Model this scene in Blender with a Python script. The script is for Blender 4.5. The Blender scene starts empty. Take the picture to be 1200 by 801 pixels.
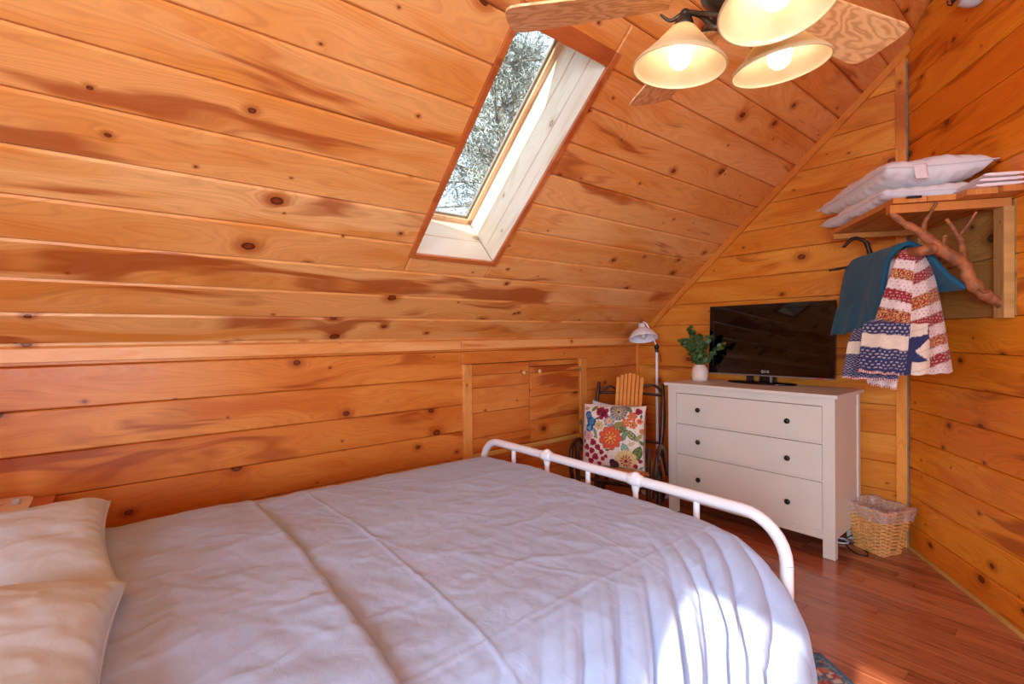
import bpy, bmesh, math, random
from mathutils import Vector, Matrix, noise as mnoise
PI = math.pi
R_ = math.radians
scene = bpy.context.scene
COL = scene.collection
random.seed(7)

# ------------------------------------------------------------------ camera
CAM_H = 1.356
yaw, pitch, roll = R_(50.83), R_(-0.54), R_(-0.60)
fwd = Vector((-math.sin(yaw) * math.cos(pitch), math.cos(yaw) * math.cos(pitch), math.sin(pitch)))
rt0 = Vector((math.cos(yaw), math.sin(yaw), 0))
up0 = rt0.cross(fwd)
rt = rt0 * math.cos(roll) + up0 * math.sin(roll)
up = -rt0 * math.sin(roll) + up0 * math.cos(roll)
cam = bpy.data.cameras.new('camera')
cam.sensor_width = 36
cam.lens = 565.6 / 1200 * 36
cam.shift_y = (398.2 - 400.5) / 1200
cam.clip_start = 0.02
camo = bpy.data.objects.new('camera', cam)
COL.objects.link(camo)
camo.matrix_world = Matrix(((rt.x, up.x, -fwd.x, 0), (rt.y, up.y, -fwd.y, 0), (rt.z, up.z, -fwd.z, CAM_H), (0, 0, 0, 1)))
scene.camera = camo

# ------------------------------------------------------------------ view, world, sun, daylight
scene.view_settings.view_transform = 'Standard'
scene.view_settings.look = 'None'
scene.view_settings.exposure = 0.66
scene.view_settings.gamma = 1.0
scene.view_settings.use_curve_mapping = False
scene.cycles.use_denoising = True
scene.cycles.max_bounces = 10
scene.cycles.diffuse_bounces = 6
scene.cycles.sample_clamp_indirect = 8

world = bpy.data.worlds.new('World')
scene.world = world
world.use_nodes = True
wn = world.node_tree.nodes
wl = world.node_tree.links
for n in list(wn): wn.remove(n)
sky = wn.new('ShaderNodeTexSky')
sky.sky_type = 'HOSEK_WILKIE'
sky.turbidity = 3.0
sky.ground_albedo = 0.4
SUN_D = Vector((-0.128, 0.5, -0.30)).normalized()
sky.sun_direction = -SUN_D
bg = wn.new('ShaderNodeBackground')
bg.inputs['Strength'].default_value = 2.7
haze = wn.new('ShaderNodeMix')
haze.data_type = 'RGBA'
haze.inputs[0].default_value = 0.5
haze.inputs[7].default_value = (0.62, 0.72, 0.85, 1)
wo = wn.new('ShaderNodeOutputWorld')
wl.new(sky.outputs[0], haze.inputs[6])
wl.new(haze.outputs[2], bg.inputs['Color'])
wl.new(bg.outputs[0], wo.inputs['Surface'])

def light(name, kind, loc, direction, energy, color, size=None, size_y=None, angle=None, spread=None):
    l = bpy.data.lights.new(name, kind)
    l.energy = energy
    l.color = color
    if kind == 'AREA':
        l.shape = 'RECTANGLE'
        l.size = size
        l.size_y = size_y
        if spread: l.spread = spread
    if angle is not None: l.angle = angle
    o = bpy.data.objects.new(name, l)
    COL.objects.link(o)
    o.location = loc
    o.rotation_mode = 'QUATERNION'
    o.rotation_quaternion = Vector(direction).to_track_quat('-Z', 'Y')
    return o

light('sun', 'SUN', (0, -6, 5), SUN_D, 6.5, (1.0, 0.95, 0.88), angle=R_(0.53))
light('daylight_back_window', 'AREA', (0.45, -2.05, 1.45), (0, 1, -0.05), 270, (0.60, 0.80, 1.0), 2.2, 1.5)
light('added_side_fill', 'AREA', (2.45, -0.35, 1.25), (-1, 0.15, 0), 75, (0.66, 0.82, 1.0), 2.0, 1.2)  # fill light, shining in through the added side window

# ------------------------------------------------------------------ key dimensions
XK, YW = -2.809, 3.829           # knee wall plane, gable wall plane
CS, CC = 0.888, 3.815            # ceiling plane z = CC + CS * x
ZK = CC + CS * XK
CL = math.hypot(1, CS)
RX = 0.10                        # ridge x
RZ = CC + CS * RX
YB = -1.9                        # back wall plane
XR = 2.2                         # right wall plane
CR = Vector((-0.775, 3.829, 0))  # corner between the gable wall and the angled wall
DR = Vector((0.593, -0.805, 0)).normalized()
NR = Vector((0.805, 0.593, 0)).normalized()     # from the room into the angled wall
TE = 3.6                         # length of the angled wall

# ------------------------------------------------------------------ node helpers
def srgb(r, g, b):
    f = lambda c: ((c / 255) / 12.92) if c / 255 <= 0.04045 else (((c / 255) + 0.055) / 1.055) ** 2.4
    return (f(r), f(g), f(b), 1)

class NT:
    def __init__(s, name):
        s.m = bpy.data.materials.new(name)
        s.m.use_nodes = True
        s.t = s.m.node_tree
        for n in list(s.t.nodes): s.t.nodes.remove(n)
        s.out = s.t.nodes.new('ShaderNodeOutputMaterial')
        s.b = s.t.nodes.new('ShaderNodeBsdfPrincipled')
        s.t.links.new(s.b.outputs[0], s.out.inputs[0])
    def n(s, k, **kw):
        o = s.t.nodes.new(k)
        for a, v in kw.items(): setattr(o, a, v)
        return o
    def set(s, sock, v):
        if isinstance(v, bpy.types.NodeSocket): s.t.links.new(v, sock)
        else: sock.default_value = v
    def math(s, op, a, b=None, c=None, clamp=False):
        n = s.n('ShaderNodeMath', operation=op)
        n.use_clamp = clamp
        s.set(n.inputs[0], a)
        if b is not None: s.set(n.inputs[1], b)
        if c is not None: s.set(n.inputs[2], c)
        return n.outputs[0]
    def vmath(s, op, a, b=None):
        n = s.n('ShaderNodeVectorMath', operation=op)
        s.set(n.inputs[0], a)
        if b is not None: s.set(n.inputs[1], b)
        return n.outputs[0]
    def mix(s, f, a, b, blend='MIX'):
        n = s.n('ShaderNodeMix', data_type='RGBA', blend_type=blend)
        s.set(n.inputs[0], f); s.set(n.inputs[6], a); s.set(n.inputs[7], b)
        return n.outputs[2]
    def noise(s, vec, scale, detail=3, rough=0.5, dist=0.0):
        n = s.n('ShaderNodeTexNoise')
        s.set(n.inputs['Vector'], vec)
        n.inputs['Scale'].default_value = scale
        n.inputs['Detail'].default_value = detail
        n.inputs['Roughness'].default_value = rough
        n.inputs['Distortion'].default_value = dist
        return n.outputs['Fac']
    def mr(s, v, a, b, c=0.0, d=1.0, smooth=True):
        n = s.n('ShaderNodeMapRange')
        if smooth: n.interpolation_type = 'SMOOTHSTEP'
        s.set(n.inputs[0], v)
        for i, x in enumerate((a, b, c, d)): s.set(n.inputs[i + 1], x)
        return n.outputs[0]
    def bump(s, h, strength=0.3, dist=0.01):
        n = s.n('ShaderNodeBump')
        n.inputs['Strength'].default_value = strength
        n.inputs['Distance'].default_value = dist
        s.set(n.inputs['Height'], h)
        s.t.links.new(n.outputs[0], s.b.inputs['Normal'])
    def base(s, col, rough=0.5, metal=0.0, spec=0.5):
        s.set(s.b.inputs['Base Color'], col)
        s.set(s.b.inputs['Roughness'], rough)
        s.b.inputs['Metallic'].default_value = metal
        s.b.inputs['Specular IOR Level'].default_value = spec
        return s.m

def pine(name, light_c, mid_c, deep_c, knot_c=(0.035, 0.008, 0.003, 1), rough=0.33, knot_scale=3.8, knots=1.0, grain=1.0, tint=0.5, bumpk=0.15, along='x', figure=1.0):
    """knotty pine; local x runs along the board, y across it"""
    s = NT(name)
    tc = s.n('ShaderNodeTexCoord')
    oi = s.n('ShaderNodeObjectInfo')
    off = s.vmath('MULTIPLY', oi.outputs['Random'], (71.3, 37.7, 13.1))
    s.b.inputs['Specular Tint'].default_value = (1.0, 0.86, 0.72, 1)
    co = tc.outputs['Object']
    if along != 'x':
        sp0 = s.n('ShaderNodeSeparateXYZ'); s.set(sp0.inputs[0], co)
        cb0 = s.n('ShaderNodeCombineXYZ')
        order = {'z': (2, 0, 1), 'y': (1, 0, 2)}[along]
        for i, k in enumerate(order): s.set(cb0.inputs[i], sp0.outputs[k])
        co = cb0.outputs[0]
    P = s.vmath('ADD', co, off)
    sp = s.n('ShaderNodeSeparateXYZ'); s.set(sp.inputs[0], P)
    u, v = sp.outputs[0], sp.outputs[1]
    # knots: flat cells, a knot of its own size in each
    cb = s.n('ShaderNodeCombineXYZ')
    s.set(cb.inputs[0], s.math('MULTIPLY', u, 0.72)); s.set(cb.inputs[1], v)
    vo = s.n('ShaderNodeTexVoronoi', voronoi_dimensions='2D')
    warp = s.vmath('ADD', cb.outputs[0], s.vmath('MULTIPLY', s.noise(P, 60, 2), (0.006, 0.006, 0)))
    s.set(vo.inputs['Vector'], warp)
    vo.inputs['Scale'].default_value = knot_scale
    dm = s.math('DIVIDE', vo.outputs['Distance'], knot_scale)
    rs = s.n('ShaderNodeSeparateColor'); s.set(rs.inputs[0], vo.outputs['Color'])
    rr = s.math('ADD', s.math('MULTIPLY', s.math('POWER', rs.outputs[0], 2.4), 0.0165 * knots), 0.0032 * knots)
    k = s.math('DIVIDE', dm, rr)
    # grain: level lines that bend round the knots
    cg = s.n('ShaderNodeCombineXYZ')
    s.set(cg.inputs[0], s.math('MULTIPLY', u, 0.55)); s.set(cg.inputs[1], s.math('MULTIPLY', v, 3.2))
    s.set(cg.inputs[2], s.math('MULTIPLY', oi.outputs['Random'], 40.0))
    big = s.noise(cg.outputs[0], 1.6, 2, 0.5)
    bend = s.math('MULTIPLY', s.math('EXPONENT', s.math('MULTIPLY', s.math('POWER', s.math('DIVIDE', k, 2.6), 1.5), -1.0)), s.math('MULTIPLY', rr, 5.0))
    h = s.math('ADD', s.math('ADD', v, s.math('MULTIPLY', big, 0.42 * figure)), bend)
    ln = s.math('SINE', s.math('MULTIPLY', h, 2 * PI / 0.017))
    ln2 = s.math('POWER', s.math('MULTIPLY_ADD', ln, 0.5, 0.5), 3.0)
    # streaks and broad colour change
    cf = s.n('ShaderNodeCombineXYZ')
    s.set(cf.inputs[0], s.math('MULTIPLY', u, 2.0)); s.set(cf.inputs[1], s.math('MULTIPLY', h, 60.0)); s.set(cf.inputs[2], s.math('MULTIPLY', oi.outputs['Random'], 9.0))
    fine = s.noise(cf.outputs[0], 3.0, 4, 0.6)
    cw = s.n('ShaderNodeCombineXYZ')
    s.set(cw.inputs[0], s.math('MULTIPLY', u, 0.9)); s.set(cw.inputs[1], s.math('MULTIPLY', h, 5.5)); s.set(cw.inputs[2], s.math('MULTIPLY', oi.outputs['Random'], 23.0))
    wide = s.noise(cw.outputs[0], 1.5, 3, 0.55)
    col = s.mix(s.mr(wide, 0.38, 0.66), light_c, mid_c)
    rnd = s.math('FRACT', s.math('MULTIPLY', oi.outputs['Random'], 17.31))
    col = s.mix(s.math('MULTIPLY', rnd, tint), col, mid_c)
    heart = s.mr(s.noise(s.vmath('ADD', cw.outputs[0], (5.2, 8.1, 3.3)), 1.1, 3, 0.6), 0.56, 0.67)
    col = s.mix(s.math('MULTIPLY', heart, 0.75), col, deep_c)
    g = s.math('MULTIPLY', s.math('ADD', s.math('MULTIPLY', ln2, 0.22), s.math('MULTIPLY', s.mr(fine, 0.42, 0.72), 0.28)), grain)
    col = s.mix(g, col, deep_c)
    # halo and knot
    halo = s.mr(k, 1.0, 3.6, 1.0, 0.0)
    col = s.mix(s.math('MULTIPLY', halo, 0.6), col, deep_c)
    body = s.mr(k, 0.9, 1.12, 1.0, 0.0)
    inner = s.mr(k, 0.35, 0.85, 0.0, 1.0)
    kc = s.mix(s.math('MULTIPLY_ADD', inner, 0.55, 0.4), deep_c, knot_c)
    col = s.mix(s.math('MULTIPLY', body, 0.93), col, kc)
    s.base(col, rough=s.mr(fine, 0.3, 0.8, rough - 0.05, rough + 0.1), spec=0.5)
    s.bump(s.math('ADD', s.math('MULTIPLY', fine, 0.5), s.math('MULTIPLY', body, -0.5)), bumpk, 0.002)
    return s.m

def plain(name, col, rough=0.5, metal=0.0, spec=0.5, nscale=8, namt=0.06, bump=0.0, bscale=60, sheen=0.0, trans=None, emit=None):
    s = NT(name)
    tc = s.n('ShaderNodeTexCoord')
    f = s.noise(tc.outputs['Object'], nscale, 3)
    d = tuple(c * (1 - namt * 2) for c in col[:3]) + (1,)
    s.base(s.mix(s.mr(f, 0.3, 0.7), col, d), rough, metal, spec)
    if bump: s.bump(s.noise(tc.outputs['Object'], bscale, 4), bump, 0.004)
    if sheen: s.b.inputs['Sheen Weight'].default_value = sheen
    if trans is not None:
        s.b.inputs['Transmission Weight'].default_value = trans
    if emit:
        s.b.inputs['Emission Color'].default_value = emit[0]
        s.b.inputs['Emission Strength'].default_value = emit[1]
    return s.m

def attr_mat(name, rough=0.85, bump=0.15, bscale=400, sheen=0.2):
    s = NT(name)
    a = s.n('ShaderNodeVertexColor', layer_name='Col')
    tc = s.n('ShaderNodeTexCoord')
    f = s.noise(tc.outputs['Object'], 90, 2)
    s.base(s.mix(s.mr(f, 0.2, 0.8, 0.0, 0.14), a.outputs[0], (0.02, 0.02, 0.02, 1)), rough, 0, 0.25)
    s.b.inputs['Sheen Weight'].default_value = sheen
    s.bump(s.noise(tc.outputs['Object'], bscale, 2), bump, 0.002)
    return s.m

def weave_cloth(name, col, rough=0.85, bump=0.25):
    s = NT(name)
    tc = s.n('ShaderNodeTexCoord')
    f = s.noise(tc.outputs['Object'], 3.5, 3)
    cr = s.noise(tc.outputs['Object'], 22, 4, 0.55, 0.6)
    d = tuple(c * 0.94 for c in col[:3]) + (1,)
    s.base(s.mix(s.mr(f, 0.3, 0.7), col, d), rough, 0, 0.25)
    s.b.inputs['Sheen Weight'].default_value = 0.12
    s.bump(cr, bump, 0.006)
    return s.m

M = {}
M['ceil'] = pine('pine_ceiling', srgb(248, 190, 120), srgb(228, 146, 66), srgb(160, 60, 10), tint=0.6, grain=0.55)
M['knee'] = pine('pine_knee_wall', srgb(226, 146, 66), srgb(204, 110, 38), srgb(150, 54, 12), tint=0.5, grain=0.6)
M['gable'] = pine('pine_gable_wall', srgb(238, 162, 66), srgb(216, 124, 36), srgb(162, 68, 12), tint=0.6, grain=0.7)
M['angled'] = pine('pine_angled_wall', srgb(246, 158, 44), srgb(228, 124, 24), srgb(160, 64, 6), tint=0.7, grain=0.7)
M['rough_board'] = pine('pine_rough_board', srgb(206, 154, 84), srgb(180, 126, 60), srgb(120, 76, 34), tint=0.5, grain=0.9, rough=0.6)
M['trim'] = pine('pine_trim', srgb(234, 152, 66), srgb(214, 124, 42), srgb(166, 80, 22), knots=0.35, grain=0.5)
M['trimz'] = pine('pine_trim_upright', srgb(244, 164, 74), srgb(224, 132, 44), srgb(170, 80, 20), knots=0.35, grain=0.5, along='z')
M['redtrim'] = pine('pine_skylight_trim', srgb(205, 118, 60), srgb(186, 94, 42), srgb(150, 66, 26), knots=0.3, grain=0.5)
M['shoe'] = pine('pine_base_shoe', srgb(226, 180, 96), srgb(210, 158, 76), srgb(180, 120, 50), knots=0.2, grain=0.4)
M['white_pine'] = pine('whitewashed_pine', srgb(238, 226, 204), srgb(232, 214, 186), srgb(212, 184, 148), knot_c=srgb(150, 120, 90), knots=0.9, grain=0.35, tint=0.3)
M['shelfwood'] = pine('pine_shelf', srgb(222, 150, 82), srgb(200, 122, 58), srgb(156, 84, 36), knots=0.6, grain=0.8)
M['weathered'] = pine('weathered_pine', srgb(206, 160, 96), srgb(186, 132, 72), srgb(120, 76, 36), knots=0.6, grain=1.2, rough=0.7, along='z')
M['slat'] = pine('varnished_slat', srgb(236, 168, 84), srgb(222, 142, 58), srgb(188, 98, 30), knots=0.01, grain=0.7, along='z')
M['seat_slat'] = pine('varnished_seat_slat', srgb(230, 158, 74), srgb(212, 130, 50), srgb(178, 88, 26), knots=0.01, grain=0.7)

def floor_mat():
    s = NT('oak_floor')
    tc = s.n('ShaderNodeTexCoord'); oi = s.n('ShaderNodeObjectInfo')
    P = s.vmath('ADD', tc.outputs['Object'], s.vmath('MULTIPLY', oi.outputs['Random'], (31.3, 17.7, 3.1)))
    g = s.vmath('MULTIPLY', P, (2.5, 45, 1))
    f = s.noise(g, 3.0, 4, 0.6, 0.3)
    w = s.noise(s.vmath('MULTIPLY', P, (1.0, 9, 1)), 3.0, 3)
    r = oi.outputs['Random']
    col = s.mix(r, srgb(182, 104, 68), srgb(130, 62, 40))
    r2 = s.math('FRACT', s.math('MULTIPLY', r, 13.7))
    col = s.mix(s.math('MULTIPLY', r2, 0.6), col, srgb(204, 130, 88))
    col = s.mix(s.mr(f, 0.4, 0.75, 0.0, 0.5), col, srgb(92, 38, 22))
    col = s.mix(s.mr(w, 0.52, 0.75, 0.0, 0.6), col, srgb(88, 36, 22))
    s.base(col, rough=s.mr(f, 0.3, 0.8, 0.16, 0.28))
    s.b.inputs['Coat Weight'].default_value = 0.5
    s.b.inputs['Coat Roughness'].default_value = 0.12
    s.bump(f, 0.06, 0.002)
    return s.m
M['floor'] = floor_mat()

def blade_mat():
    s = NT('oak_fan_blade')
    tc = s.n('ShaderNodeTexCoord')
    sp = s.n('ShaderNodeSeparateXYZ'); s.set(sp.inputs[0], tc.outputs['Object'])
    nz = s.noise(s.vmath('MULTIPLY', tc.outputs['Object'], (1.6, 5.0, 1)), 2.2, 3, 0.5)
    v2 = s.math('POWER', sp.outputs[1], 2.0)
    h = s.math('ADD', s.math('ADD', s.math('MULTIPLY', v2, 9.0), s.math('MULTIPLY', sp.outputs[0], 0.35)), s.math('MULTIPLY', nz, 0.35))
    ln = s.math('POWER', s.math('MULTIPLY_ADD', s.math('SINE', s.math('MULTIPLY', h, 190.0)), 0.5, 0.5), 1.6)
    col = s.mix(s.math('MULTIPLY', ln, 0.6), srgb(248, 202, 138), srgb(196, 124, 58))
    s.base(col, 0.4)
    return s.m
M['blade'] = blade_mat()
M['white_paint'] = plain('white_painted_wood', srgb(226, 220, 208), 0.45, nscale=5, namt=0.02)
M['white_metal'] = plain('white_enamel', srgb(236, 236, 240), 0.3, nscale=9, namt=0.01)
M['black_knob'] = plain('black_knob', srgb(26, 22, 24), 0.35, namt=0.1)
M['bronze'] = plain('oiled_bronze', srgb(92, 78, 62), 0.42, metal=0.7, nscale=30, namt=0.25, bump=0.2, bscale=80)
M['black_gloss'] = plain('black_gloss', srgb(8, 7, 8), 0.06, nscale=4, namt=0.01)
M['screen'] = plain('black_screen', srgb(5, 4, 4), 0.03, spec=0.45, nscale=4, namt=0.01)
M['silver'] = plain('silver_plastic', srgb(150, 150, 155), 0.3, metal=0.6, namt=0.02)
M['duvet'] = weave_cloth('white_cotton_blue_cast', srgb(168, 186, 216), bump=0.45)  # white cotton; the skylight's blue cast is mixed into its base colour
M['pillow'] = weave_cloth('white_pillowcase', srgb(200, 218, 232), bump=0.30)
M['mattress'] = weave_cloth('mattress_ticking', srgb(225, 222, 215), bump=0.1)
M['shelf_pillow'] = weave_cloth('pale_pillow_ticking', srgb(228, 224, 224), bump=0.5)
M['linen'] = weave_cloth('pink_white_linen', srgb(236, 222, 220), bump=0.3)
M['blue'] = weave_cloth('teal_blue_fleece', srgb(34, 88, 112), bump=0.35)
M['bark'] = plain('twisted_branch', srgb(178, 106, 60), 0.65, nscale=22, namt=0.3, bump=0.6, bscale=40)
M['barkend'] = plain('cut_branch_end', srgb(214, 160, 100), 0.7, nscale=30, namt=0.1)
M['darkbark'] = plain('dark_hickory_bark', srgb(74, 40, 22), 0.4, nscale=16, namt=0.4, bump=0.7, bscale=30)
M['peeled'] = plain('peeled_hickory', srgb(178, 96, 40), 0.35, nscale=14, namt=0.3, bump=0.3, bscale=40)
M['wicker'] = plain('natural_wicker', srgb(240, 178, 104), 0.5, nscale=45, namt=0.14, bump=0.2, bscale=90)
M['ceramic'] = plain('white_ceramic', srgb(228, 214, 200), 0.35, nscale=8, namt=0.02)
M['leaf'] = plain('grey_green_leaf', srgb(84, 112, 52), 0.5, nscale=30, namt=0.3)
M['stem'] = plain('green_stem', srgb(84, 96, 44), 0.6, nscale=30, namt=0.2)
M['cable_black'] = plain('black_cable', srgb(16, 14, 16), 0.45, namt=0.05)
M['cable_white'] = plain('white_cable', srgb(220, 220, 225), 0.45, namt=0.02)
M['plastic_blue_white'] = plain('bluish_white_plastic', srgb(200, 222, 236), 0.4, namt=0.02)
M['caulk'] = plain('grey_caulk', srgb(142, 140, 132), 0.7, nscale=40, namt=0.2)
M['backing'] = plain('board_backing', srgb(74, 32, 12), 0.8, namt=0.1)
M['grey_plastic'] = plain('grey_white_plastic', srgb(200, 202, 205), 0.35, namt=0.02)
M['wood_knob'] = plain('pale_wooden_knob', srgb(228, 184, 126), 0.4, namt=0.05)
M['hinge'] = plain('brass_hinge', srgb(170, 150, 110), 0.4, metal=0.8, namt=0.1)
M['red'] = plain('red_sticker', srgb(200, 30, 24), 0.5, namt=0.02)
M['logo'] = plain('pale_grey_print', srgb(215, 215, 215), 0.4, namt=0.01)
M['floral'] = attr_mat('floral_print')
M['quilt'] = attr_mat('patchwork_print', bump=0.3)
M['rug'] = attr_mat('rug_weave', rough=0.95, bump=0.5, bscale=260)
M['frame_grey'] = plain('grey_window_frame', srgb(150, 140, 126), 0.5, namt=0.04)
M['tree_bark'] = plain('grey_tree_bark', srgb(158, 146, 130), 0.9, nscale=10, namt=0.3)
M['foliage'] = plain('grey_green_foliage', srgb(168, 176, 164), 0.8, nscale=2.5, namt=0.2)
M['ground'] = plain('leaf_litter_ground', srgb(120, 104, 80), 0.95, nscale=3, namt=0.3)

def glass_mat(name, tint=(1, 1, 1, 1), gl=0.10):
    s = NT(name)
    tr = s.n('ShaderNodeBsdfTransparent'); tr.inputs[0].default_value = tint
    g = s.n('ShaderNodeBsdfGlossy'); g.inputs['Roughness'].default_value = 0.03
    ge = s.n('ShaderNodeNewGeometry')
    dt = s.n('ShaderNodeVectorMath', operation='DOT_PRODUCT')
    s.set(dt.inputs[0], ge.outputs['Normal']); s.set(dt.inputs[1], ge.outputs['Incoming'])
    cs = s.math('ABSOLUTE', dt.outputs['Value'])
    mx = s.n('ShaderNodeMixShader')
    s.set(mx.inputs[0], s.math('MULTIPLY_ADD', s.math('POWER', s.math('SUBTRACT', 1.0, cs), 5.0), 0.6, 0.04))
    s.t.links.new(tr.outputs[0], mx.inputs[1]); s.t.links.new(g.outputs[0], mx.inputs[2])
    s.t.links.new(mx.outputs[0], s.out.inputs[0])
    return s.m
M['glass'] = glass_mat('window_glass', (0.93, 0.96, 0.97, 1))

def liner_mat():
    s = NT('clear_plastic_liner')
    tr = s.n('ShaderNodeBsdfTransparent'); tr.inputs[0].default_value = (0.93, 0.92, 0.93, 1)
    tc = s.n('ShaderNodeTexCoord')
    f = s.noise(tc.outputs['Object'], 45, 4, 0.6, 1.0)
    s.base(srgb(236, 228, 228), 0.18)
    s.bump(f, 0.4, 0.01)
    mx = s.n('ShaderNodeMixShader')
    s.set(mx.inputs[0], s.mr(f, 0.35, 0.75, 0.14, 0.52))
    s.t.links.new(tr.outputs[0], mx.inputs[1]); s.t.links.new(s.b.outputs[0], mx.inputs[2])
    s.t.links.new(mx.outputs[0], s.out.inputs[0])
    return s.m
M['liner'] = liner_mat()

def shade_mat():
    s = NT('amber_glass_shade')
    tc = s.n('ShaderNodeTexCoord')
    f = s.noise(tc.outputs['Object'], 9, 3)
    c = s.mix(s.mr(f, 0.3, 0.7), srgb(236, 214, 172), srgb(224, 198, 152))
    d = s.n('ShaderNodeBsdfDiffuse'); s.set(d.inputs[0], c)
    t = s.n('ShaderNodeBsdfTranslucent'); s.set(t.inputs[0], c)
    g = s.n('ShaderNodeBsdfGlossy'); g.inputs['Roughness'].default_value = 0.25
    m1 = s.n('ShaderNodeMixShader'); m1.inputs[0].default_value = 0.42
    s.t.links.new(d.outputs[0], m1.inputs[1]); s.t.links.new(t.outputs[0], m1.inputs[2])
    m2 = s.n('ShaderNodeMixShader'); m2.inputs[0].default_value = 0.05
    s.t.links.new(m1.outputs[0], m2.inputs[1]); s.t.links.new(g.outputs[0], m2.inputs[2])
    s.t.links.new(m2.outputs[0], s.out.inputs[0])
    return s.m
M['shade'] = shade_mat()

def bulb_mat(name, col, k):
    s = NT(name)
    e = s.n('ShaderNodeEmission'); e.inputs[0].default_value = col; e.inputs[1].default_value = k
    s.t.links.new(e.outputs[0], s.out.inputs[0])
    return s.m
M['bulb'] = bulb_mat('lit_bulb', (1.0, 0.90, 0.74, 1), 11)
M['bulb_off'] = plain('frosted_bulb_unlit', srgb(225, 222, 215), 0.3, namt=0.02)

# ------------------------------------------------------------------ mesh helpers
def link(o, parent=None):
    COL.objects.link(o)
    if parent is not None: o.parent = parent
    return o

def tag(o, label=None, cat=None, group=None, kind=None):
    if label: o['label'] = label
    if cat: o['category'] = cat
    if group: o['group'] = group
    if kind: o['kind'] = kind
    return o

def empty(name, loc=(0, 0, 0), rz=0.0, label=None, cat=None, group=None, rot=None):
    o = bpy.data.objects.new(name, None)
    o.empty_display_size = 0.1
    link(o)
    o.location = loc
    o.rotation_euler = rot if rot else (0, 0, rz)
    return tag(o, label, cat, group)

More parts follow.
